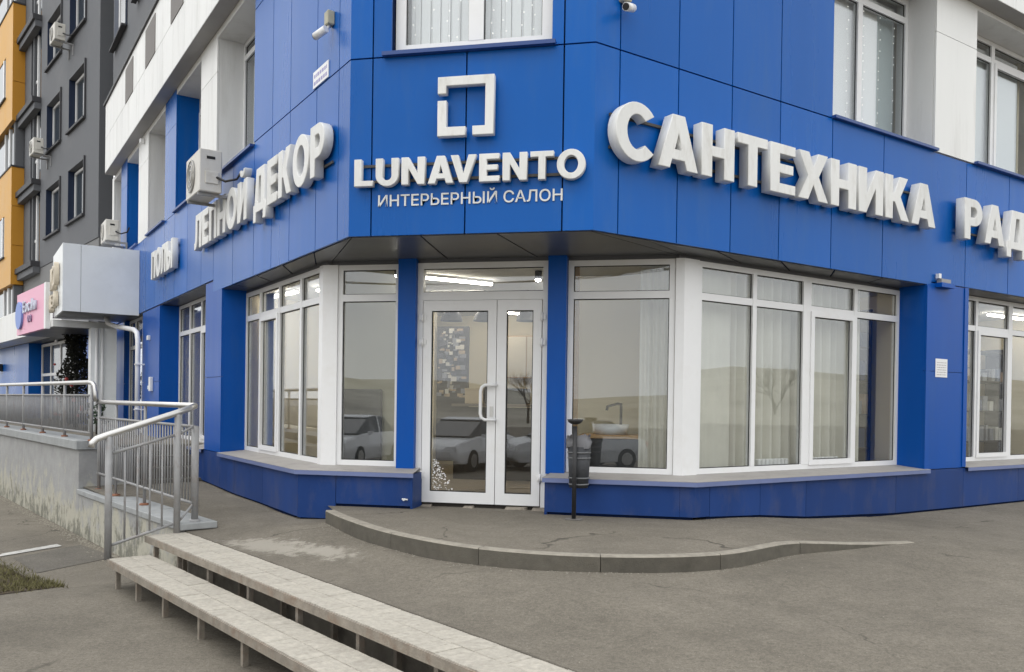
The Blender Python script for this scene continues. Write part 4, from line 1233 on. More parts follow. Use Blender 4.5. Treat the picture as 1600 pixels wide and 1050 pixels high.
# lower canopy, pillar, sign
cx_ = FL(14.0, 1.58, 0)
lc = thing('lower_canopy', 'thin white canopy slab below the pale canopy box', 'canopy', FL(15, .9, 2.9))
q0 = FL(14.0, .27, 0); q1 = FL(14.0, 1.60, 0); dT = Vector((-TX, -TY, 0)); q2 = q1 + dT * 3.9; q3 = q2 + Vector((-TY, TX, 0)) * 2.0; q4 = FL(16.6, .27, 0)
b = MB(); b.prism([xy(q0), xy(q1), xy(q2), xy(q3), xy(q4)], 2.93, 3.09); b.build('slab', WHITE, lc)
b = MB(); c_ = (q0 + q1 + q2 + q3 + q4) / 5
b.prism([xy(c_ + (p - c_) * .985) for p in (q0, q1, q2, q3, q4)], 2.915, 2.928); b.build('soffit_panel', SOFF, lc)
ps = thing('pink_shop_sign', 'pink rectangular sign with a pale blue oval and white letters', 'sign', q1 + dT * 2.3)
def FP(u, o, z): return q1 + dT * u + Vector((TY, -TX, 0)) * o + Vector((0, 0, z))
b = MB(); b.fbox(FP, .45, 3.75, .005, .10, 2.90, 3.98); b.build('board', PINK, ps)
b = MB(); b.fbox(FP, .28, .447, .004, .105, 2.89, 3.99); b.build('end_trim', PVC, ps)
n_ = (FP(0, 1, 0) - FP(0, 0, 0)).normalized(); ux_ = (FP(0, 0, 0) - FP(1, 0, 0)).normalized()
b = MB(); c_ = FP(3.28, .105, 3.40)
ov = [c_ + ux_ * (.40 * math.cos(q)) + Vector((0, 0, .36 * math.sin(q))) for q in [2 * math.pi * i / 24 for i in range(24)]]
b.add(ov + [p + n_ * .05 for p in ov], [list(range(24))[::-1], list(range(24, 48))] + [(i, (i + 1) % 24, (i + 1) % 24 + 24, i + 24) for i in range(24)]); b.build('oval', mat('pale blue sign oval', (.20, .30, .66), .5), ps)
for i in range(5):
    u = 2.75 - i * .33; hh = (.30, .22, .22, .30, .22)[i]
    me = outline_mesh(glyph('ЕОСАН'[i])[1], .26, hh, .05, .004)
    put_mesh(me, 'letter', mat('pale grey sign letter', (.55, .60, .70), .5), ps, FP(u, .13, 3.42), ux_, n_)
for i in range(2):
    me = outline_mesh(glyph('ОС')[1] if False else glyph('О')[1], .2, .17, .03, .003)
    put_mesh(me, 'letter', mat('mauve sign letter', (.30, .20, .34), .5), ps, FP(2.25 - i * .26, .12, 3.16), ux_, n_)
pp = thing('canopy_pillar', 'square pale grey pillar under the canopy at the side entrance', 'pillar', FL(13.75, .55, .5))
b = MB(); b.fbox(FL, 13.6, 14.05, .285, .84, .45, 2.915); b.build('shaft', CANO, pp)
for o_ in (.60, .72):
    b = MB(); b.tube(FL(13.57, o_, .45), FL(13.57, o_, 2.91), .035, 8); b.build('pipe', PVC, pp)
t = thing('downpipe', 'white rain downpipe bending from the canopy down the blue wall', 'downpipe', FL(11.55, .15, .4))
b = MB(); b.pipe([FL(13.35, .55, 3.17), FL(13.30, .52, 3.02), FL(12.95, .40, 2.93), FL(11.95, .17, 2.80), FL(11.75, .14, 2.72), FL(11.68, .13, 2.55), FL(11.68, .13, .45)], .055, 12); b.build('pipe', PVC, t)
for z in (1.0, 2.0):
    b = MB(); b.fbox(FL, 11.60, 11.76, .0, .19, z, z + .03); b.build('clip', PVC, t)
t = thing('wall_switch_box', 'small white box on the blue pier beside the downpipe', 'box', FL(10.9, .0, 1.5))
b = MB(); b.fbox(FL, 10.62, 10.80, .0, .06, 1.42, 1.72); b.build('box', PVC, t, .006)
b = MB(); b.fbox(FL, 10.86, 10.98, .0, .05, 1.46, 1.54); b.build('button', PVC, t, .006)
t = thing('bell_box', 'tiny white alarm box high on the blue pier beside the downpipe', 'box', FL(10.9, .0, 2.5))
b = MB(); b.fbox(FL, 10.95, 11.08, .0, .06, 2.52, 2.62); b.build('box', PVC, t, .006)
# side door under the canopy
window(FL, 11.905, 14.395, -.12, .46, 3.18, shop, mull=[12.6, 13.5], trans=[2.5], name='window')

# ---- dark leafy decorated tree under the canopy
def leafy(center, r, h, n, seed):
    rg = random.Random(seed); b = MB()
    for i in range(n):
        t = rg.random(); z = t * h
        R = r * (.75 + .25 * math.sin(t * 9 + seed)) * math.sqrt(rg.random()) * (1 - .25 * t)
        q = rg.uniform(0, 6.28)
        p = center + Vector((R * math.cos(q), R * math.sin(q), z))
        s = rg.uniform(.03, .07)
        a = Vector((rg.gauss(0, 1), rg.gauss(0, 1), rg.gauss(0, 1))).normalized(); c = a.orthogonal().normalized()
        b.add([p - a * s, p + c * s * .4, p + a * s, p - c * s * .4], [(0, 1, 2, 3)])
    return b
tp = FL(16.4, .85, .48)
t = thing('decorated_tree', 'dark leafy decorated tree with red and white ornaments beside the canopy pillar', 'tree', tp)
b = MB(); b.tube(tp, tp + Vector((0, 0, 2.2)), .05, 8, .02); b.build('trunk', DARKW, t)
leafy(tp + Vector((0, 0, .1)), .58, 2.45, 4200, 4).build('crown', mat('dark green needles', (.018, .018, .012), .8, .3, var=.5, vscale=9), t)
rg = random.Random(9)
for i in range(22):
    q = rg.uniform(2.4, 6.0); z = rg.uniform(.3, 2.4); R = .50
    p = tp + Vector((R * math.cos(q), R * math.sin(q), z))
    b = MB(); rr = rg.uniform(.03, .06); b.lathe(p, [(0.001, -rr), (rr * .7, -rr * .7), (rr, 0), (rr * .7, rr * .7), (.001, rr)], 8)
    b.build('ornament', mat('red ornament', (.35, .05, .04), .4) if i % 3 else mat('white ornament', (.6, .58, .55), .5), t)
t = thing('potted_shrub', 'small dark green shrub behind the railing below the downpipe', 'plant', FL(12.0, .9, .45))
b = MB(); b.tube(FL(12.0, .9, .45), FL(12.0, .9, .8), .02, 6); b.build('stem', DARKW, t)
leafy(FL(12.0, .9, .68), .26, .45, 160, 6).build('crown', mat('small shrub leaves', (.035, .06, .03), .7, .3, var=.4, vscale=9), t)

# ================================================================ THE DARK TOWER
tw = thing('apartment_tower', 'tall dark grey apartment tower with orange balconies behind the shop', 'building', FT(-26, 3, -.9))
BT = 1.3
def tbox(name, material, parent, *bx, bevel=0):
    b = MB()
    for (a0, a1, d0, d1, z0, z1) in bx: b.fbox(FT, a0, a1, BT - d1, BT - d0, z0, z1)   # d: outward distance
    return b.build(name, material, parent, bevel)
FARG = mat('far window glass', (.05, .06, .07), .06, .9)
WA = [(-23.15, -21.02), (-26.37, -24.17)]
sillz = [6.87 + 2.95 * k for k in range(5)]
# face pieces between the openings
cols = [-30.2, -29.05, -27.30, -26.37, -24.17, -23.15, -21.02, -19.44]
def isop(k): return k in (1, 3, 5)
boxes = []
for k in range(7):
    if not isop(k): tbox('wall_strip', TOWER, tw, (cols[k], cols[k + 1], -.4, 0, 5.93, 22))
for (a0, a1) in WA:
    prev = 5.93
    bx = []
    for z in sillz:
        bx.append((a0, a1, -.4, 0, prev, z)); prev = z + 1.70
    bx.append((a0, a1, -.4, 0, prev, 22))
    for q in bx: tbox('spandrel', TOWER, tw, q)
    for z in sillz:
        w = tbox('window', TREV, tw, (a0, a0 + .03, -.25, -.002, z, z + 1.7), (a0 + .03, a1, -.25, -.23, z, z + 1.7))
        tbox('frame', PVC, w, (a0 + .05, a0 + .13, -.229, -.18, z + .05, z + 1.66), (a1 - .62, a1 - .50, -.229, -.18, z + .05, z + 1.66), (a0 + .13, a1 - .62, -.229, -.18, z + .05, z + .13), (a0 + .13, a1 - .62, -.229, -.18, z + 1.58, z + 1.66))
        tbox('pane', FARG, w, (a0 + .13, a1 - .62, -.2285, -.21, z + .13, z + 1.58))
        tbox('pane', mat('bright far pane', (.36, .38, .38), .3, .5, var=.3, vscale=.6), w, (a1 - .50, a1 - .04, -.2285, -.21, z + .10, z + 1.60))
        tbox('sill', TLEDGE, w, (a0 - .06, a1 + .05, .003, .09, z - .07, z - .004))
        tbox('trim', TLEDGE, w, (a1 - .004, a1 + .06, .003, .05, z, z + 1.75))
# full height glazed strip with ledges
bs = []
st_ = tbox('window_strip', TREV, tw, (cols[1], cols[2], -.40, -.12, 5.95, 22))
for k in range(6):
    z = 6.1 + 2.95 * k
    tbox('pane', FARG, st_, (cols[1] + .30, cols[1] + .78, -.119, -.09, z, z + 2.6)); tbox('pane', FARG, st_, (cols[1] + 1.0, cols[2] - .12, -.119, -.09, z, z + 2.6))
    tbox('frame', PVC, st_, (cols[1] + .80, cols[1] + .92, -.119, -.05, z, z + 2.6)); tbox('frame', PVC, st_, (cols[1] + .30, cols[1] + .78, -.089, -.05, z + .9, z + 1.0))
    tbox('ledge', TLEDGE, tw, (-31.2, -27.24, .002, .30, 8.93 + 2.95 * k - 2.95, 9.12 + 2.95 * k - 2.95))
    tbox('ledge', TOWER, tw, (-31.1, -27.26, .002, .22, 8.70 + 2.95 * k - 2.95, 8.925 + 2.95 * k - 2.95))
tbox('mullion', TOWER, tw, (-28.62, -28.46, -.118, .02, 5.95, 22))
# lower grey storey, white fascia and blue shop front
tbox('wall', mat('lighter grey cladding', (.19, .19, .19), .7, .3, var=.1, vscale=.8), tw, (-40, -19.44, -.4, -.02, 4.3, 5.92))
tbox('wall', BLUE, tw, (-40, -29.05, -.5, 0, -1.2, 3.3)); tbox('wall', BLUE2, tw, (-29.04, -28.0, -1.2, -.5, -1.2, 3.3))
tbox('wall', BLUE2, tw, (-21.5, -19.5, -.5, 0, -1.2, 3.3)); tbox('ceiling', SOFF, tw, (-40, -19.44, -1.6, -.025, 3.302, 3.9)); tbox('back_wall', CREAM, tw, (-40, -19.44, -1.7, -1.21, -1.2, 3.30))
b_ = thing('far_shop_window', 'white framed shop window at the foot of the dark tower', 'window', FT(-25, BT + .4, .5))
fb_ = MB()
for a in (-28.9, -27.4, -25.9, -24.4, -22.9, -21.6): fb_.fbox(FT, a, a + .10, BT + .40, BT + .46, .3, 3.25)
for k in range(5):
    a = (-28.9, -27.4, -25.9, -24.4, -22.9, -21.6)[k]; a2 = (-28.9, -27.4, -25.9, -24.4, -22.9, -21.6)[k + 1]
    for z in (.30, 2.05, 3.15): fb_.fbox(FT, a + .10, a2, BT + .40, BT + .46, z, z + .10)
fb_ = fb_.build('frame', PVC, b_)
for k in range(5):
    a = -28.8 + 1.5 * k
    for z0_, z1_ in ((.4, 2.05), (2.15, 3.15)):
        q = MB(); q.fbox(FT, a, a + 1.4 if k < 4 else a + 1.2, BT + .43, BT + .445, z0_, z1_); q.build('pane', FARG, fb_)
fa = thing('white_fascia', 'long plain white fascia over the far blue shop front', 'fascia', FT(-30, .9, 3.3))
b = MB(); b.fbox(FT, -40, -20.3, BT - .75, BT - .02, 3.32, 4.28); b.build('box', WHITE, fa)
t = thing('wall_lamp_far', 'small dark lamp on the far blue wall at the left edge', 'lamp', FT(-34, 1.2, 2.4))
b = MB(); b.fbox(FT, -34.9, -34.3, BT - .25, BT - .005, 2.35, 2.65); b.build('housing', DARKM, t, .02)
# orange balconies
for zz, (z0, z1) in enumerate(((11.9, 16.4), (5.6, 10.12), (18.2, 22))):
    bal = tbox('balcony', ORDARK, tw, (-36, -30.22, .0, .40, z0, z1))
    bal.name = 'balcony'
    # darker orange side in three panels, pale orange front
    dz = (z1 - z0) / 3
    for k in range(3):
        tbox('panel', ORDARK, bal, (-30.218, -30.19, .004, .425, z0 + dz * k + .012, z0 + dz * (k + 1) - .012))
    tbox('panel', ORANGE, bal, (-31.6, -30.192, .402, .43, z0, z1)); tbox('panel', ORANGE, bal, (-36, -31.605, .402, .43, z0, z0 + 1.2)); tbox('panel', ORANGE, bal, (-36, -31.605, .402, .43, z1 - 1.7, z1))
    tbox('pane', FARG, bal, (-36, -31.61, .402, .41, z0 + 1.2, z1 - 1.7)); tbox('frame', PVC, bal, (-32.1, -31.95, .411, .44, z0 + 1.2, z1 - 1.7)); tbox('sill', TLEDGE, bal, (-36, -31.5, .431, .50, z0 + 1.14, z0 + 1.2))
    tbox('ledge', TLEDGE, bal, (-36.05, -30.16, .0, .46, z1 + .002, z1 + .06))
for z0, z1 in ((10.19, 11.88), (16.47, 18.18), (4.3, 5.58)):
    g = tbox('balcony_glazing', FARG, tw, (-36, -30.6, .0, .25, z0, z1))
    tbox('frame', TOWER, g, (-30.59, -30.3, .0, .30, z0, z1)); tbox('frame', PVC, g, (-31.6, -31.45, .251, .30, z0, z1)); tbox('frame', PVC, g, (-32.5, -32.4, .251, .30, z0, z1))
tbox('wall', TOWER, tw, (-40, -30.21, -.9, -.41, 4.3, 22))
def FTo(a, d, z): return FT(a, BT - d, z)
aircon(FTo, -22.5, -23.2, .25, .56, 12.50, 13.02, 'air conditioner high on the dark tower between two windows')
aircon(FTo, -25.5, -26.2, .25, .56, 9.60, 10.12, 'lower air conditioner on the dark tower below a window')
# recess between tower and shop, the darkness painted into the wall colour
tbox('recess_wall', mat('painted recess darkness', (.012, .013, .015), .8, .2), tw, (-19.43, -16.5, -1.6, -1.2, -1, 22))

# ================================================================ TERRACE, STEPS AND RAILINGS
TW0, TW1 = -1.90, -1.52
tr = thing('terrace_wall', 'weathered concrete retaining wall with peeling plaster left of the steps', 'wall', FT(-12, -1.7, -.9))
b = MB(); b.fbox(FT, -40, -7.50, TW0, -1.1, -1.2, .434); b.build('masonry', PLAST, tr)
for k, (a0, a1) in enumerate(((-40, -22), (-22, -17), (-17, -13.3), (-13.3, -9.6), (-9.6, -7.46))):
    b = MB(); b.fbox(FT, a0 + .004, a1 - .004, TW0 - .05, -1.4, .437, .585); b.build('coping_stone', CAPM, tr, .01)
b = MB(); b.fbox(FT, -40, -8.5, -1.09, 3.2, -1.0, .455); b.build('terrace_floor', ASPP, tr)
ls = thing('low_wall', 'low mossy concrete wall with a grey coping under the railing', 'wall', FT(-5, -1.7, -.9))
b = MB(); b.fbox(FT, -7.49, -2.90, TW0, TW1, -1.2, -.255); b.build('masonry', PLAST, ls)
for a0, a1 in ((-7.48, -5.6), (-5.6, -4.2), (-4.2, -2.82)):
    b = MB(); b.fbox(FT, a0 + .003, a1 - .003, TW0 - .03, TW1 + .04, -.253, -.175); b.build('coping_stone', CAPM, ls, .008)
sp = thing('terrace_steps', 'concrete steps up to the terrace behind the railing', 'steps', FT(-8, -.6, -.2))
for k in range(4):
    b = MB(); b.fbox(FT, -8.5, -7.3 - .3 * k, TW1 + .42, 1.2, -.25 + .176 * k + (0.001 if k else -.3), -.25 + .176 * (k + 1)); b.build('step', KERB, sp)
rw = struct(MB().fbox(FT, -2.88, 9, EB - .0015, EB + .10, -1.2, -.269).build('retaining_wall', mat('dark concrete face', (.18, .165, .14), .95, .1, var=.3, vscale=5, bump=.5), None))

def FTz(a, b_, z): return FT(a, b_, z)
def railing(name, label, loc, grp='steel railings'): return thing(name, label, 'railing', loc, grp)
def tb(pts, r, nm, m_, par, n=10):
    b = MB(); b.pipe(pts, r, n); return b.build(nm, m_, par)
ra = railing('steel_railing', 'stainless railing on top of the high terrace wall', FT(-11, -1.78, .58))
bA = -1.78
tb([FT(-26, bA, 1.55), FT(-7.40, bA, 1.50), FT(-7.22, bA, 1.485), FT(-7.14, bA + .01, 1.44), FT(-7.12, bA + .02, 1.30), FT(-7.12, bA + .03, 1.20)], .035, 'handrail', STEEL, ra, 12)
tb([FT(-26, bA, 1.31), FT(-7.24, bA, 1.295)], .018, 'rail', GREYP, ra); tb([FT(-26, bA, .72), FT(-7.24, bA, .705)], .018, 'rail', GREYP, ra)
posts = [-7.25, -9.0, -10.72, -12.5, -14.3, -16.1, -17.9, -19.7, -21.5, -23.3]
for a in posts:
    p_ = tb([FT(a, bA, .585), FT(a, bA, 1.50)], .024, 'post', GREYP, ra)
    b = MB(); b.lathe(FT(a, bA, .586), [(.001, .03), (.05, .025), (.055, 0)], 10); b.build('flange', mat('rusty flange', (.22, .10, .06), .8, .3, var=.3, vscale=20), p_)
a = -7.36
for k in range(140):
    if a < -18: break
    if min(abs(a - p) for p in posts) > .04:
        tb([FT(a, bA, .705), FT(a, bA, 1.296)], .009, 'baluster', GREYP, ra, 6)
    a -= .105
rb = railing('steel_railing', 'grey railing of thin balusters along the low wall', FT(-5, -1.70, -.17))
bB = -1.70
tb([FT(-7.20, bB, 1.195), FT(-3.0, bB, 1.18)], .034, 'handrail', STEEL, rb, 12)
tb([FT(-7.2, bB, .955), FT(-2.97, bB, .935)], .018, 'rail', GREYP, rb); tb([FT(-7.2, bB, .09), FT(-2.97, bB, .03)], .018, 'rail', GREYP, rb)
for a, r_, zt in ((-7.12, .026, 1.19), (-4.85, .020, 1.18), (-6.2, .018, 1.18), (-2.96, .040, .94)):
    p_ = tb([FT(a, bB, -.172), FT(a, bB, zt)], r_, 'post', GREYP, rb)
    b = MB(); b.lathe(FT(a, bB, -.173), [(.001, .03), (.06, .022), (.065, 0)], 10); b.build('flange', MATS['rusty flange'] if r_ < .03 else GREYP, p_)
a = -3.08
while a > -7.1:
    if abs(a + 4.85) > .05: tb([FT(a, bB, .05), FT(a, bB, .94)], .010, 'baluster', GREYP, rb, 6)
    a -= .105
rc = railing('steel_railing', 'sloping grey stair railing with a polished handrail beside the treads', FT(-2.85, -2.3, -.5))
aC = -2.84
tb([FT(-2.99, -1.70, 1.178), FT(aC - .04, -1.80, 1.15), FT(aC, -1.95, 1.10), FT(aC, -2.70, .85), FT(aC, -2.80, .81), FT(aC, -2.84, .77), FT(aC, -2.85, .72)], .036, 'handrail', STEEL, rc, 12)
for bq, zb_, zt_ in ((-1.945, -.30, 1.08), (-2.675, -.50, .84)):
    tb([FT(aC, bq, zb_), FT(aC, bq, zt_)], .037, 'post', GREYP, rc, 12)
tb([FT(aC, -1.98, .845), FT(aC, -2.64, .655)], .016, 'rail', GREYP, rc); tb([FT(aC, -1.98, -.165), FT(aC, -2.64, -.345)], .016, 'rail', GREYP, rc)
tb([FT(-2.96, -1.72, .94), FT(aC, -1.92, .86)], .014, 'rail', GREYP, rc); tb([FT(-2.96, -1.72, .03), FT(aC, -1.92, -.14)], .014, 'rail', GREYP, rc)
for q in (.2, .4, .6, .8):
    bq = -1.98 - .66 * q
    tb([FT(aC, bq, -.165 - .18 * q), FT(aC, bq, .845 - .19 * q)], .011, 'baluster', GREYP, rc, 6)

# ---- the two floating treads made of pavers on a frame with legs
def tread(label, a0, a1, b0, b1, zt, zg, legs):
    t = thing('step_tread', label, 'step', FT((a0 + a1) / 2, (b0 + b1) / 2, zg), 'long paved stair treads on legs')
    fr_ = MB(); th = .075
    fr_.fbox(FT, a0, a1, b0 - .018, b0 - .002, zt - th, zt - .005); fr_.fbox(FT, a0 + .031, a1, b0 - .001, b0 + .03, zt - th, zt - .05); fr_.fbox(FT, a0, a1, b1 - .03, b1, zt - th, zt - .012); fr_.fbox(FT, a0, a0 + .03, b0 - .001, b1 - .031, zt - th, zt - .039)
    fr_.fbox(FT, a0 + .032, a1, b0 + .031, b1 - .031, zt - .052, zt - .041)
    fr_.build('frame', CONCB, t)
    rg = random.Random(int(a0 * 100) + 5)
    tn = 0
    w = (b1 - b0) / 2
    for r in range(2):
        a = a0 - (.0 if r else .11) + .002
        while a < a1:
            L = rg.choice([.205, .205, .105, .105, .105])
            s0, s1 = max(a, a0 + .002), min(a + L, a1)
            if s1 - s0 > .02:
                z = zt + rg.uniform(-.002, .002); tl = rg.uniform(-.0015, .0015)
                b = MB()
                y0, y1 = b0 + w * r + .003 , b0 + w * (r + 1) - .003
                g = .0015
                b.hexa([FT(s0 + g, y0, zt - .038), FT(s1 - g, y0, zt - .038), FT(s1 - g, y1, zt - .038), FT(s0 + g, y1, zt - .038), FT(s0 + g, y0, z + tl), FT(s1 - g, y0, z - tl), FT(s1 - g, y1, z - tl), FT(s0 + g, y1, z + tl)])
                b.build('paving_slab', CONC, t, .003)
            a += L
    for a in legs:
        for bq in (b0 + .06, b1 - .06):
            b = MB(); zb_ = zlow(a, bq) - .02
            b.fbox(FT, a - .022, a + .022, bq - .022, bq + .022, zb_, zt - th); b.build('leg', CONCB, t)
    return t
tread('upper long stair tread of pale pavers level with the asphalt', -2.86, 6.5, -2.272, -1.842, -.272, -.75, [-2.7, -1.95, -1.1, -.15, .8, 1.75, 2.7, 3.65, 4.6])
tread('lower long stair tread of pale pavers nearest the grass', -2.58, 6.5, -2.735, -2.315, -.445, -.75, [-2.45, -1.75, -.95, -.05, .85, 1.75, 2.7, 3.65, 4.6])

# ---- litter bin with ashtray
bx_, by_ = 1.06, .70
tbn = thing('litter_bin', 'dark post with ashtray bowl and a grey hanging litter bin in front of the plinth', 'bin', (bx_, by_, 0))
b = MB(); b.tube((bx_, by_, 0), (bx_, by_, 1.02), .024, 10); b.build('post', DARKM, tbn)
b = MB(); b.fbox(FW, bx_ - .09, bx_ + .09, by_ - .05, by_ + .05, .001, .012); b.build('base_plate', mat('dusty base plate', (.16, .15, .14), .8), tbn)
b = MB(); b.lathe((bx_, by_, 1.02), [(.012, .02), (.045, .025), (.075, .045), (.088, .075), (.082, .076), (.06, .05), (.001, .04)], 18); b.build('ashtray_bowl', DARKM, tbn)
b = MB(); b.lathe((bx_ + .03, by_ + .155, .34), [(.001, 0), (.105, 0), (.128, .45), (.120, .45), (.098, .02), (.001, .02)], 20); b.build('bucket', BINM, tbn)
for z, r_ in ((.37, .108), (.44, .113), (.66, .122), (.72, .126)):
    b = MB(); b.lathe((bx_ + .03, by_ + .155, .34), [(r_, z - .34), (r_ + .006, z - .338), (r_ + .006, z - .325), (r_, z - .323)], 20); b.build('band', mat('bin band', (.14, .145, .15), .5), tbn)
b = MB(); b.fbox(FW, bx_ - .012, bx_ + .012, by_ + .02, by_ + .05, .45, .50); b.fbox(FW, bx_ - .012, bx_ + .012, by_ + .02, by_ + .05, .66, .71); b.build('bracket', DARKM, tbn)
b = MB()
rg = random.Random(21)
prof = [(.126, .44), (.135, .50), (.11, .54), (.13, .575)]
vs_ = []; k = 22
for (r_, z) in prof:
    for i in range(k):
        q = 2 * math.pi * i / k
        rr = r_ * (1 + rg.uniform(-.14, .2)); vs_.append((bx_ + .02 + rr * math.cos(q), by_ + .155 + rr * math.sin(q), .34 + z + rg.uniform(-.015, .02)))
b.add(vs_, [(j * k + i, j * k + (i + 1) % k, (j + 1) * k + (i + 1) % k, (j + 1) * k + i) for j in range(3) for i in range(k)], True)
b.build('bag', mat('grey plastic bag', (.15, .15, .16), .35, .5), tbn)

# ================================================================ INSIDE THE SHOP
room = bpy.data.objects.new('shop_interior', None); COL.objects.link(room); place(room, Vector((0, 4, .05)), None); struct(room)
def R2p(F, s, o): return xy(F(s, o, 0))
poly = [R2p(FL, 9.98, -.50), R2p(FL, mitre(FL, -.5, 1.58), -.50), R2p(FR, mitre(FR, -.52, 1.58), -.52), R2p(FR, 11.2, -.52), R2p(FR, 11.2, -5.5), (1.2, 7.6), (-2.6, 7.6), R2p(FL, 9.98, -4.5)]
b = MB(); b.prism(poly, -.02, .05); b.build('floor', IFLR, room)
b = MB(); b.prism(poly, 2.97, 3.0); b.build('ceiling', CEIL, room)
def wall(p, q, z0=.051, z1=2.969, th=.08, m_=None):
    p = Vector(p); q = Vector(q); d = (q - p).normalized(); n = Vector((-d.y, d.x)) * th
    b = MB(); b.prism([tuple(p), tuple(q), tuple(q + n), tuple(p + n)], z0, z1); return b.build('wall', m_ or CREAM, room)
for i in range(3, 8): wall(poly[(i + 1) % 8], poly[i], th=-.08)
# upper storey room closure
b = MB(); b.prism([R2p(FL, 16.5, -.65), R2p(FL, .3, -.65), R2p(FR, .3, -.65), R2p(FR, 13.7, -.65), R2p(FR, 13.7, -4.5), (0, 6.5), R2p(FL, 16.5, -4.5)], 4.60, 4.80); b.build('floor', CREAM, room)
b = MB(); b.prism([R2p(FL, 16.5, -.65), R2p(FL, .3, -.65), R2p(FR, .3, -.65), R2p(FR, 13.7, -.65), R2p(FR, 13.7, -4.5), (0, 6.5), R2p(FL, 16.5, -4.5)], 7.15, 7.2); b.build('ceiling', CEIL, room)
wall(R2p(FL, 16.5, -3.5), R2p(FL, 3, -3.5), 4.8, 7.15, .08); wall(R2p(FR, 3, -3.5), R2p(FR, 13.7, -3.5), 4.8, 7.15, .08); wall(R2p(FL, 3, -3.5), R2p(FR, 3, -3.5), 4.8, 7.15, .08)
for F_, s_ in ((FL, 16.4), (FL, 6.1), (FL, 9.1), (FL, 12.0), (FL, 14.6), (FR, 13.6), (FR, 6.6), (FR, 9.7)): wall(R2p(F_, s_, -.62), R2p(F_, s_, -3.5), 4.8, 7.15, .06)
# partition walls between the front bays
wall((-2.30, 2.02), (-1.30, 2.02), m_=mat('olive beige partition', (.38, .355, .26), .8, .2), th=.06)
wall((1.75, 2.75), (.80, 2.75), th=-.06)
wall(R2p(FR, 6.4, -.5), R2p(FR, 6.4, -4.2), th=.08); wall(R2p(FL, 5.6, -.5), R2p(FL, 5.6, -4.0), th=.08)
def inthing(name, label, cat, loc, grp=None): return thing(name, label, cat, loc, grp)
def bx(name, m_, par, x0, x1, y0, y1, z0, z1, bev=0):
    b = MB(); b.fbox(FW, x0, x1, y0, y1, z0, z1); return b.build(name, m_, par, bev)
# lamps
def led(p, q, label, i=0):
    p = Vector(p); q = Vector(q); d = (q - p).normalized(); n = Vector((-d.y, d.x, 0))
    t = thing('ceiling_lamp', label, 'lamp', ((p + q) / 2) + Vector((0, 0, -.08)), 'lit ceiling tubes')
    b = MB(); w = .035
    b.hexa([p - n * w + Vector((0, 0, -.035)), q - n * w + Vector((0, 0, -.035)), q + n * w + Vector((0, 0, -.035)), p + n * w + Vector((0, 0, -.035)), p - n * w, q - n * w, q + n * w, p + n * w]); b.build('housing', PVC, t)
    b = MB(); w = .03
    b.hexa([p - n * w + Vector((0, 0, -.065)), q - n * w + Vector((0, 0, -.065)), q + n * w + Vector((0, 0, -.065)), p + n * w + Vector((0, 0, -.065)), p - n * w + Vector((0, 0, -.036)), q - n * w + Vector((0, 0, -.036)), q + n * w + Vector((0, 0, -.036)), p + n * w + Vector((0, 0, -.036))]); b.build('tube', LAMP, t)
Z = 2.968
led((-1.22, 2.29, Z), (-.434, 3.02, Z), 'long lit ceiling tube seen through the transom over the door')
led((-1.75, 4.2, Z), (-.8, 4.2, Z), 'added ceiling tube above the reception desk brightening the display')  # extra tube put in to brighten the display behind the door
led((-1.45, 6.1, Z), (-.75, 6.8, Z), 'lit ceiling tube deep in the shop behind the door')
led((.35, 3.4, Z), (1.3, 4.3, Z), 'lit ceiling tube behind the pane right of the door')
led((-4.7, 4.4, Z), (-3.6, 3.5, Z), 'lit ceiling tube behind the left hand shop window')
led((-3.2, 3.4, Z), (-2.4, 2.9, Z), 'lit ceiling tube near the left corner post')
led((2.9, 4.2, Z), (3.6, 4.9, Z), 'lit ceiling tube behind the curtained right hand window')
led(tuple(FR(8.2, -1.6, Z)), tuple(FR(9.3, -1.6, Z)), 'lit ceiling tube behind the far right shop window')
led(tuple(FR(9.6, -1.0, Z)), tuple(FR(10.8, -1.0, Z)), 'second ceiling tube added to brighten the goods behind the far right shop window')  # extra tube put in to brighten the shelves and goods
led(tuple(FL(8.6, -1.5, Z)), tuple(FL(7.4, -1.5, Z)), 'lit ceiling tube behind the far left shop window')
for i, (x, y) in enumerate(((-1.35, 4.6), (.36, 2.25), (-1.35, 1.72))):
    t = thing('spot_lamp', ('small spot lamp behind the door glass', 'small spot lamp at the right end of the door transom', 'small spot lamp behind the pane left of the door')[i], 'lamp', (x, y, 2.8))
    b = MB(); b.tube((x, y, 2.968), (x, y, 2.86), .045, 12); b.build('body', GASK, t)
    b = MB(); b.lathe((x, y, 2.85), [(.001, -.022), (.03, -.012), (.04, .008)], 12); b.build('lens', SPOT, t)
# behind the door: display board, cream column, desks
t = inthing('display_board', 'dark display board with pale swatches behind the door glass', 'board', (-1.55, 5.0, .05))
bx('board', DARKW, t, -1.80, -1.26, 4.98, 5.04, .30, 2.52)
rs = random.Random(8)
for i in range(120):
    x = rs.uniform(-1.79, -1.36); z = rs.uniform(1.35, 2.42); w = rs.uniform(.03, .11); h = rs.uniform(.02, .08)
    bx('swatch', [mat('pale swatch', (.55, .52, .46), .5), mat('tan swatch', (.38, .28, .18), .5), mat('grey swatch', (.22, .22, .24), .5), mat('charcoal swatch', (.07, .065, .07), .5)][rs.randrange(4)], t, x, min(x + w, -1.28), 4.97 - i * .0004, 4.979 - i * .0004, z, z + h)
t = inthing('cream_column', 'narrow cream column beside the display board inside', 'column', (-1.93, 5.05, .05))
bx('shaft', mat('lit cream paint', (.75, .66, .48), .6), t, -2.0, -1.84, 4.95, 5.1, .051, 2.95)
t = inthing('reception_desk', 'dark brown reception desk inside behind the door', 'desk', (-.6, 4.6, .05))
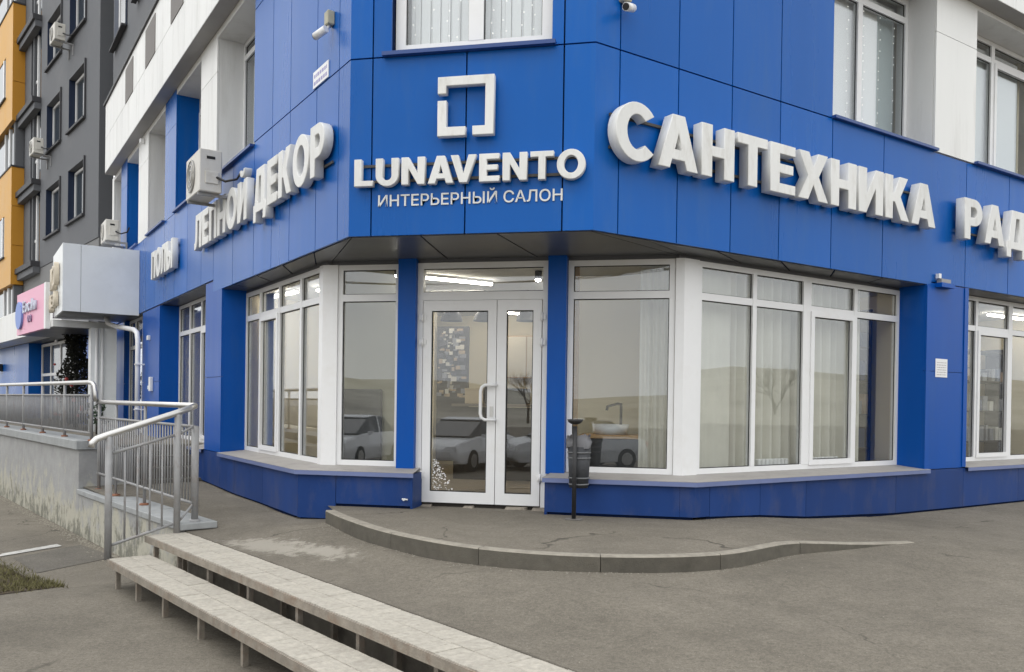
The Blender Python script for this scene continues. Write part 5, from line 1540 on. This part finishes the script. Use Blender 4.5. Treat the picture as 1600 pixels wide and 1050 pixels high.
bx('front', DARKW, t, -1.35, .5, 4.45, 4.50, .055, 1.20); bx('top', mat('grey brown desktop', (.16, .13, .10), .4), t, -1.38, .53, 4.42, 5.0, 1.205, 1.25); bx('side', DARKW, t, .45, .5, 4.505, 4.98, .055, 1.20)
bx('counter_box', DGREY, t, -.62, -.20, 4.5, 4.9, 1.252, 1.50)
t = inthing('drawer_unit', 'pale drawer unit beside the reception desk', 'cabinet', (.15, 4.2, .05))
bx('carcass', DARKW, t, -.02, .34, 4.05, 4.40, .055, 1.16)
for k in range(4): bx('drawer', mat('pale drawer front', (.50, .42, .30), .5), t, .0, .32, 4.03, 4.048, .12 + k * .26, .34 + k * .26)
# left of the door: headboard against the partition
t = inthing('display_screen', 'dark grey display screen standing against the beige partition left of the door', 'screen', (-1.9, 1.95, .05))
bx('panel', DGREY, t, -2.26, -1.63, 1.93, 1.99, .30, 1.42, .01)
# vanity with faucet right of the door
t = inthing('vanity_unit', 'dark bathroom vanity with a wood top behind the pane right of the door', 'vanity', (1.35, 2.2, .05))
bx('cabinet', DGREY, t, 1.02, 1.70, 2.02, 2.45, .055, .84, .008); bx('top', WOOD, t, .95, 1.74, 1.98, 2.5, .842, .89, .006)
b = MB(); b.lathe((1.32, 2.2, .893), [(.001, .02), (.17, .02), (.22, .12), (.235, .125), (.20, 0), (.001, 0)], 24); b.build('basin', PVC, t)
b = MB(); b.pipe([(1.44, 2.30, .9), (1.44, 2.30, 1.24), (1.44, 2.28, 1.27), (1.40, 2.24, 1.275), (1.28, 2.18, 1.24), (1.27, 2.175, 1.19)], .018, 8); b.build('faucet', DARKM, t)
t = inthing('wood_trim_post', 'slim wooden post inside the window right of the door', 'post', (.92, 1.75, .05))
bx('shaft', WOOD, t, .885, .955, 1.72, 1.80, .055, 2.95)
# curtains, blinds
def curtain(name, label, F, s0, s1, o, z0, z1, amp, pitch, material, grp=None, ph=0):
    b = MB(); n = max(8, int((s1 - s0) / pitch * 8)); v = []; rg = random.Random(int(s0 * 97))
    offs = [rg.uniform(.6, 1.3) for _ in range(n + 2)]
    for z in (z0, z0 + (z1 - z0) * .5, z1):
        k = 1.15 - .3 * (z - z0) / (z1 - z0)
        for side in (0, .008):
            for i in range(n + 1):
                s = s0 + (s1 - s0) * i / n
                v.append(F(s, o + side + amp * k * offs[i // 8] * math.sin(2 * math.pi * (s - s0) / pitch + ph), z))
    m1 = n + 1; f = []
    for lv in range(2):
        for side in range(2):
            a = (lv * 2 + side) * m1; c = ((lv + 1) * 2 + side) * m1
            f += [(a + i, a + i + 1, c + i + 1, c + i) for i in range(n)]
    b.add(v, f, True)
    t = thing(name, label, 'curtain', F((s0 + s1) / 2, o, z0), grp)
    b.build('cloth', material, t)
    r = MB(); r.fbox(F, s0, s1, o - .02, o + .02, z1 + .004, z1 + .03); r.build('curtain_rail', PVC, t)
curtain('curtain', 'flat cream curtain panel behind the first pane right of the corner post', FR, 1.95, 2.72, -.66, .12, 2.93, .018, .23, CURT)
curtain('curtain', 'gathered cream curtain behind the second and third right hand panes', FR, 2.80, 5.42, -.72, .12, 2.93, .07, .17, CURT)
curtain('curtain', 'pleated cream curtain edge beside the right corner post', FC, 1.68, 2.2, -1.95, .12, 2.93, .03, .09, CURT)
def slats(label, F, u0, u1, o, z0, z1, w=.11, ang=.5, material=None):
    t = thing('vertical_blind', label, 'blind', F((u0 + u1) / 2, o, z0))
    u = u0
    while u < u1 - w * .5:
        b = MB(); c = w * .5 * math.cos(ang); s = w * .5 * math.sin(ang); uc = u + w / 2
        p = [F(uc - c, o - s, z0), F(uc + c, o + s, z0), F(uc + c, o + s + .004, z0), F(uc - c, o - s + .004, z0)]
        b.hexa(p + [q + Vector((0, 0, z1 - z0)) for q in p]); b.build('slat', material or BLINDM, t)
        u += w
    r = MB(); r.fbox(F, u0, u1, o - .03, o + .03, z1 + .004, z1 + .05); r.build('headrail', PVC, t)
    return t
slats('white vertical blind in the centre upper window', FC, -.72, .74, -.26, 4.95, 7.0, ang=.18)
slats('white vertical blind in the first upper window right of the corner', FR, 3.85, 5.45, -.545, 4.93, 7.0, ang=.12)
slats('added blind tinted like sky reflection beside the white blind above the long sign', FR, 5.47, 6.0, -.62, 4.93, 7.0, ang=.2, material=mat('sky reflection tint slat', (.50, .58, .60), .8))  # added blind, its colour stands for sky mirrored in the pane
slats('grey vertical blind in the upper window at the right edge', FR, 7.25, 9.4, -.545, 4.93, 6.95, ang=.12, material=mat('pale grey slat', (.62, .66, .67), .8))
slats('pale vertical blind in the first upper window left of the corner', FL, 3.6, 5.5, -.58, 4.88, 6.9, ang=.3)
slats('grey vertical blind behind the leftmost pane of the left shop window', FL, 4.40, 5.08, -.60, .5, 2.93, ang=.15, material=mat('grey blind slat', (.34, .35, .36), .8))
# string lights
def string_lights(label, F, u0, u1, o, z0, z1, n, seed):
    t = thing('string_lights', label, 'string lights', F((u0 + u1) / 2, o, z0))
    rg = random.Random(seed); k = max(2, n // 12)
    for i in range(k):
        u = u0 + (u1 - u0) * (i + .5) / k + rg.uniform(-.03, .03)
        b = MB(); b.tube(F(u, o, z0), F(u, o, z1), .003, 4); w = b.build('wire', PVC, t)
        b = MB()
        z = z0 + rg.random() * .1
        while z < z1:
            p = F(u + rg.uniform(-.02, .02), o + .01, z)
            b.lathe(p, [(.0005, -.008), (.008, 0), (.0005, .008)], 6, smooth=False); z += rg.uniform(.1, .2)
        b.build('bulbs', mat('tiny lit bulb', (.9, .9, .9), .4, emit=(1, .97, .9), estr=1.0), w)['kind'] = 'stuff'
string_lights('string of tiny lights hanging in the centre upper window', FC, -.72, .74, -.20, 4.96, 6.95, 110, 3)
string_lights('string of tiny lights hanging in the first upper window right of the corner', FR, 3.9, 6.0, -.50, 4.95, 6.9, 80, 4)
# bookcase, racks, radiator, leaning board
def rack(label, F, s0, s1, o0, o1, z1, shelves, seed, material, name='bookcase', items=6):
    t = thing(name, label, 'shelf', F((s0 + s1) / 2, (o0 + o1) / 2, .05))
    b = MB(); b.fbox(F, s0, s0 + .03, o0, o1, .055, z1); b.build('upright', material, t)
    b = MB(); b.fbox(F, s1 - .03, s1, o0, o1, .055, z1); b.build('upright', material, t)
    rg = random.Random(seed)
    for k in range(shelves):
        z = .15 + (z1 - .25) * k / (shelves - 1)
        b = MB(); b.fbox(F, s0 + .031, s1 - .031, o0, o1, z, z + .03); sh_ = b.build('shelf_board', material, t)
        if k < shelves - 1:
            u = s0 + .05
            while u < s1 - .14:
                w = rg.uniform(.06, .16); h = rg.uniform(.12, .30); d = rg.uniform(.3, .9)
                w = min(w, s1 - .04 - u)
                b = MB(); b.fbox(F, u, u + w, o1 - (o1 - o0) * d, o1 - .02, z + .032, z + .032 + h)
                b.build('item', [mat('goods dark', (.05, .05, .055), .5), mat('goods tan', (.30, .20, .12), .6), mat('goods grey', (.22, .23, .25), .5), mat('goods white', (.55, .54, .5), .5), mat('goods navy', (.05, .08, .16), .5)][rg.randrange(5)], sh_)
                u += w + rg.uniform(.01, .08)
rack('tall narrow bookcase behind the last pane of the curtained window', FR, 5.50, 6.15, -1.30, -.95, 2.75, 6, 2, DGREY)
rack('long dark shelving rack behind the far right shop window', FR, 7.6, 11.0, -1.75, -1.30, 2.4, 5, 5, DARKM, 'shelving_rack')
rack('dark shelving rack behind the far left shop window', FL, 7.0, 9.5, -2.3, -1.9, 2.2, 5, 6, DARKW, 'shelving_rack')
for (s0, s1, lab) in ((3.15, 3.80, 'white radiator under the second curtained pane'), (4.05, 4.80, 'white radiator under the third curtained pane')):
    t = thing('radiator', lab, 'radiator', FR((s0 + s1) / 2, -.58, .1))
    k = int((s1 - s0) / .075)
    for i in range(k):
        b = MB(); b.fbox(FR, s0 + i * .075, s0 + i * .075 + .06, -.60, -.53, .12, .60); b.build('fin', PVC, t, .012)
    b = MB(); b.fbox(FR, s0 + .03, s1 - .03, -.62, -.605, .16, .22); b.build('header', PVC, t)
t = inthing('leaning_board', 'white board leaning inside the left shop window', 'board', FL(2.9, -1.1, .05))
b = MB(); b.hexa([FL(2.55, -.95, .055), FL(3.25, -.95, .055), FL(3.25, -.98, .055), FL(2.55, -.98, .055), FL(2.95, -1.35, 1.55), FL(3.15, -1.35, 1.55), FL(3.15, -1.38, 1.55), FL(2.95, -1.38, 1.55)]); b.build('panel', PVC, t)

# ================================================================ BEHIND THE CAMERA (seen in the glass)
def car(loc, rz, col, label, h=1.0):
    t = thing('parked_car', label, 'car', loc, 'cars parked behind the viewer')
    c, s = math.cos(rz), math.sin(rz)
    def P(x, y, z): return Vector((loc[0] + c * x - s * y, loc[1] + s * x + c * y, loc[2] + z))
    paint = mat('car paint ' + str(col), col, .25, .5, coat=.6)
    cg = mat('car glass', (.015, .018, .02), .05, .7)
    def loft(sec, name, m_, smooth=True, par=t):
        b = MB(); n = len(sec[0]); v = [P(*p) for q in sec for p in q]
        f = [(i * n + j, i * n + (j + 1) % n, (i + 1) * n + (j + 1) % n, (i + 1) * n + j) for i in range(len(sec) - 1) for j in range(n)]
        f += [list(range(n)), [len(v) - n + j for j in range(n)]]
        b.add(v, f, False); return b.build(name, m_, par, .03, 2) if name == 'body' else b.build(name, m_, par)
    # body stations: x, zlow, zhigh, half width
    st_ = [(-2.35, .45, .72, .70), (-2.25, .28, .92, .84), (-1.5, .24, 1.02, .92), (-.3, .22, 1.04, .94), (.9, .22, 1.02, .94), (1.7, .24, .94, .91), (2.25, .28, .80, .82), (2.4, .42, .66, .68)]
    sec = [[(x, -w, zl), (x, -w * 1.02, (zl + zh) / 2), (x, -w * .92, zh), (x, w * .92, zh), (x, w * 1.02, (zl + zh) / 2), (x, w, zl)] for (x, zl, zh, w) in st_]
    loft(sec, 'body', paint)
    gh = 1.55 * h
    sec = [[(x, -w, z0), (x, -w * .84, z1), (x, w * .84, z1), (x, w, z0)] for (x, z0, z1, w) in ((-1.75, .98, 1.03, .80), (-1.05, 1.0, gh - .06, .82), (-.2, 1.0, gh, .83), (.35, 1.0, gh - .05, .82), (1.25, .98, 1.03, .80))]
    loft(sec, 'greenhouse', cg)
    sec = [[(x, -w, z), (x, -w, z + .03), (x, w, z + .03), (x, w, z)] for (x, z, w) in ((-1.1, gh - .07, .68), (-.2, gh, .70), (.40, gh - .06, .68))]
    loft(sec, 'roof', paint)
    for y in (-1, 1):
        for xa, xb in ((-.35, -.27),):
            b = MB(); b.hexa([P(xa, y * .85, 1.0), P(xb, y * .85, 1.0), P(xb, y * .80, 1.0), P(xa, y * .80, 1.0), P(xa, y * .72, gh), P(xb, y * .72, gh), P(xb, y * .68, gh), P(xa, y * .68, gh)]); b.build('pillar', paint, t)
        for x in (-1.45, 1.45):
            w = MB(); w.tube(P(x, y * .74, .33), P(x, y * .95, .33), .33, 20); w = w.build('wheel', GASK, t)
            r = MB(); r.tube(P(x, y * .951, .33), P(x, y * .962, .33), .20, 14); r.build('rim', STEEL, w)
        b = MB(); b.hexa([P(2.30, y * .45, .62), P(2.395, y * .45, .62), P(2.33, y * .78, .62), P(2.2, y * .78, .62), P(2.30, y * .45, .76), P(2.37, y * .45, .76), P(2.30, y * .76, .76), P(2.2, y * .78, .76)]); b.build('headlight', PVC, t)
        b = MB(); b.hexa([P(-2.36, y * .5, .70), P(-2.25, y * .5, .70), P(-2.25, y * .82, .70), P(-2.30, y * .82, .70), P(-2.36, y * .5, .86), P(-2.22, y * .5, .86), P(-2.22, y * .82, .86), P(-2.30, y * .82, .86)]); b.build('tail_light', mat('red lamp', (.4, .02, .02), .3), t)
        b = MB(); b.hexa([P(.78, y * .93, .98), P(.92, y * .93, .98), P(.92, y * 1.08, .98), P(.78, y * 1.08, .98), P(.78, y * .93, 1.10), P(.90, y * .93, 1.10), P(.90, y * 1.08, 1.10), P(.78, y * 1.08, 1.10)]); b.build('mirror', paint, t)
    b = MB(); b.hexa([P(2.39, -.26, .45), P(2.41, -.26, .45), P(2.41, .26, .45), P(2.39, .26, .45), P(2.39, -.26, .56), P(2.41, -.26, .56), P(2.41, .26, .56), P(2.39, .26, .56)]); b.build('number_plate', PVC, t)
zc = -.745
for (x, y, rz, col, lab) in ((-4.4, -14.0, 1.75, (.82, .82, .82), 'white parked car mirrored in the door glass'), (-1.2, -15.0, 2.5, (.66, .67, .68), 'silver parked car mirrored beside the door handle'),
                             (3.8, -15.2, 1.3, (.84, .84, .83), 'white parked car mirrored right of the door'), (-8.3, -14.2, 1.6, (.80, .80, .80), 'pale parked car mirrored in the pane left of the door'), (8.4, -14.5, 1.6, (.12, .13, .15), 'dark parked car mirrored in the curtained window')):
    car((x, y, zc), rz, col, lab)
# hill with dry grass, its colour lightened to stand for distance haze
HILL = mat('hazy dry grass hillside', (.40, .375, .315), .95, .1, var=.35, vscale=.09, dirt=(.20, .19, .15), dscale=.06, damt=.8)
b = MB(); v = []; na = 72; rgs = [60, 85, 120, 170, 240]
rg = random.Random(2)
hh = [0, 2.0, 5, 8.5, 9.5]
for j, R in enumerate(rgs):
    for i in range(na + 1):
        q = math.radians(150 + 270 * i / na)
        z = -.76 + hh[j] * (.8 + .35 * math.sin(i * .35) + .12 * math.sin(i * 1.3 + j)) * min(1, 6 * i / na, 6 * (na - i) / na)
        v.append((R * math.cos(q), R * math.sin(q), z if j else -.9))
b.add(v, [(j * (na + 1) + i, j * (na + 1) + i + 1, (j + 1) * (na + 1) + i + 1, (j + 1) * (na + 1) + i) for j in range(4) for i in range(na)], True)
struct(b.build('hill', HILL))
def pylon(x, y, h, label):
    z0 = 5
    t = thing('power_pylon', label, 'pylon', (x, y, z0), 'power pylons on the hill')
    b = MB(); w = h * .09
    lv = [(w, 0), (w * .62, h * .35), (w * .3, h * .7), (w * .12, h)]
    for k in range(3):
        (r0, za), (r1, zb) = lv[k], lv[k + 1]
        cs = [(-1, -1), (1, -1), (1, 1), (-1, 1)]
        for i in range(4):
            a, c = cs[i], cs[(i + 1) % 4]
            b.tube((x + a[0] * r0, y + a[1] * r0, z0 + za), (x + a[0] * r1, y + a[1] * r1, z0 + zb), .16, 5)
            b.tube((x + a[0] * r0, y + a[1] * r0, z0 + za), (x + c[0] * r1, y + c[1] * r1, z0 + zb), .09, 4)
    b.build('lattice', GREYP, t)
    for z, w2 in ((.72, .22), (.85, .17)):
        b = MB(); b.tube((x - h * w2, y, z0 + h * z), (x + h * w2, y, z0 + h * z), .16, 5); b.build('crossarm', GREYP, t)
pylon(18, -92, 30, 'tall lattice pylon mirrored in the pane right of the door')
pylon(40, -110, 30, 'second lattice pylon mirrored further right')
fbld = thing('far_building', 'long low brown building mirrored in the left shop window', 'building', (-62, -12, -.8))
def FB(u, o, z): return Vector((-52 - o + .25 * u, -34 + u, z))
b = MB(); b.fbox(FB, 0, 46, 0, 10, -.85, 6.5); b.build('wall', mat('brown brick', (.20, .12, .08), .85, .2, var=.15, vscale=.8), fbld)
b = MB(); b.fbox(FB, -.5, 46.5, -.5, 10.5, 6.505, 7.0); b.build('roof', mat('grey roof', (.28, .28, .28), .7), fbld)
for k in range(9):
    for z in (.8, 3.7):
        b = MB(); b.fbox(FB, 2 + k * 5, 4.2 + k * 5, -.04, -.002, z, z + 1.7); b.build('window', FARG, fbld)

# bare trees, poles and wires across the car park
def bare_tree():
    rg = random.Random(31)
    tr_ = MB(); tw_ = MB()
    def grow(p, d, L, r, k):
        q = p + d * L
        (tr_ if k < 2 else tw_).tube(p, q, r, 6 if k < 2 else 3, r * .65, cap=False)
        if k >= 6: return
        for i in range(3 if k < 4 else 2):
            nd = (d + Vector((rg.gauss(0, .42), rg.gauss(0, .42), rg.gauss(.10, .25)))).normalized()
            grow(p + d * L * rg.uniform(.55, 1.0), nd, L * rg.uniform(.62, .82), r * .6, k + 1)
    grow(Vector((0, 0, 0)), Vector((0, 0, 1)), 2.3, .15, 0)
    t = thing('bare_tree', 'leafless tree across the car park mirrored faintly in the shop glass', 'tree', (0, 0, 0), 'leafless trees across the car park')
    bark = mat('grey brown bark', (.11, .095, .08), .9, .1)
    return t, tr_.build('trunk', bark, t), tw_.build('crown', bark, t)
T0 = bare_tree()
rg = random.Random(77)
spots = [(-38, -58, 'leafless tree far behind the furthest left utility pole'), (-12, -66, 'leafless tree far behind the middle utility pole'), (15, -66, 'leafless tree just right of the middle utility pole'),
         (27, -57, 'leafless tree far behind the right hand utility pole'), (60, -34, 'leafless tree between the two right hand utility poles'), (74, 10, 'leafless tree beyond the furthest right utility pole'), (-40, -8, 'leafless tree in front of the long brown building')]
for i, (x, y, lab) in enumerate(spots):
    k = rg.uniform(.85, 1.3); az = rg.uniform(0, 6.28)
    if i == 0: objs = T0
    else:
        objs = [q.copy() for q in T0]
        for q in objs: COL.objects.link(q)
        for q in objs[1:]: q.parent = objs[0]
    objs[0]['label'] = lab
    objs[0].location = (x, y, -.78); objs[0].rotation_euler = (0, 0, az); objs[0].scale = (k, k, k)
PO = [(-22, -27), (2, -29), (27, -26), (44, -8)]
for i, (x, y) in enumerate(PO):
    t = thing('utility_pole', ('concrete utility pole furthest left behind the car park', 'concrete utility pole straight behind the car park', 'concrete utility pole right of the car park', 'concrete utility pole furthest right behind the car park')[i], 'pole', (x, y, -.78), 'utility poles')
    b = MB(); b.tube((x, y, -.78), (x, y, 8.2), .14, 8, .09); b.build('post', CAPM, t)
    b = MB(); b.fbox(FW, x - .8, x + .8, y - .05, y + .05, 7.7, 7.8); b.build('crossarm', CAPM, t)
for i in range(3):
    t = thing('overhead_wire', ('overhead wires between the two left hand poles', 'overhead wires between the two middle poles', 'overhead wires between the two right hand poles')[i], 'wire', (PO[i][0], PO[i][1], 7), 'overhead wires')
    for k in (-.7, 0, .7):
        pts = []
        for j in range(13):
            u = j / 12
            pts.append((PO[i][0] * (1 - u) + PO[i + 1][0] * u + k, PO[i][1] * (1 - u) + PO[i + 1][1] * u, 7.85 - 3.2 * u * (1 - u)))
        b = MB(); b.pipe(pts, .018, 4); b.build('strand', GASK, t)
def block(x, y, w, d, h, rz, col, label):
    t = thing('apartment_block', label, 'building', (x, y, -.8), 'apartment blocks behind the car park')
    c, s = math.cos(rz), math.sin(rz)
    def F(u, o, z): return Vector((x + c * u - s * o, y + s * u + c * o, z))
    b = MB(); b.fbox(F, 0, w, 0, d, -.8, h); wl_ = b.build('wall', mat('block ' + label[:12], col, .85, .2, var=.1, vscale=.4), t)
    b = MB(); b.fbox(F, -.3, w + .3, -.3, d + .3, h + .002, h + .5); b.build('roof', mat('grey roof', (.28, .28, .28), .7), t)
    for i in range(int(w / 3.2)):
        for j in range(int(h / 3)):
            b = MB(); b.fbox(F, 1 + i * 3.2, 2.6 + i * 3.2, d + .002, d + .05, .4 + j * 3, 2.0 + j * 3); b.build('window', FARG, t)

# hanging shades and boxes that fill the view through the door
for i, (x, y, lab) in enumerate(((-1.25, 3.9, 'dark hanging shade left behind the door glass'), (-.75, 3.95, 'dark hanging shade in the middle behind the door glass'), (-.1, 4.0, 'dark hanging shade behind the narrow door leaf'))):
    t = thing('pendant_lamp', lab, 'lamp', (x, y, 2.5))
    b = MB(); b.tube((x, y, 2.968), (x, y, 2.72), .008, 6); b.build('cord', GASK, t)
    b = MB(); b.lathe((x, y, 2.50), [(.17, 0), (.15, .08), (.09, .16), (.03, .22), (.001, .225)], 16); b.build('shade', DARKW, t)
for i, (x, w, h, col, lab) in enumerate(((-1.20, .30, .22, (.45, .36, .24), 'tan carton on the reception desk'), (.05, .26, .16, (.60, .57, .50), 'white carton at the right end of the reception desk'), (-.88, .2, .3, (.10, .09, .09), 'dark screen on the reception desk'))):
    t = thing('desk_box', lab, 'box', (x, 4.6, 1.25))
    bx('body', mat('box ' + str(i), col, .6), t, x, x + w, 4.55, 4.75, 1.253, 1.253 + h, .006)
    bx('lid', mat('box lid ' + str(i), tuple(min(1, q * 1.15) for q in col), .6), t, x - .004, x + w + .004, 4.546, 4.754, 1.254 + h, 1.275 + h)
t = thing('wall_cabinet', 'pale wall cabinet on the cream back wall seen through the door', 'cabinet', (-.6, 7.3, 1.6))
bx('carcass', WOOD, t, -1.1, .1, 7.2, 7.55, 1.75, 2.55)
for k in range(3): bx('cabinet_door', mat('pale cabinet front', (.62, .55, .42), .5), t, -1.09 + k * .4, -.71 + k * .4, 7.178, 7.198, 1.77, 2.53)
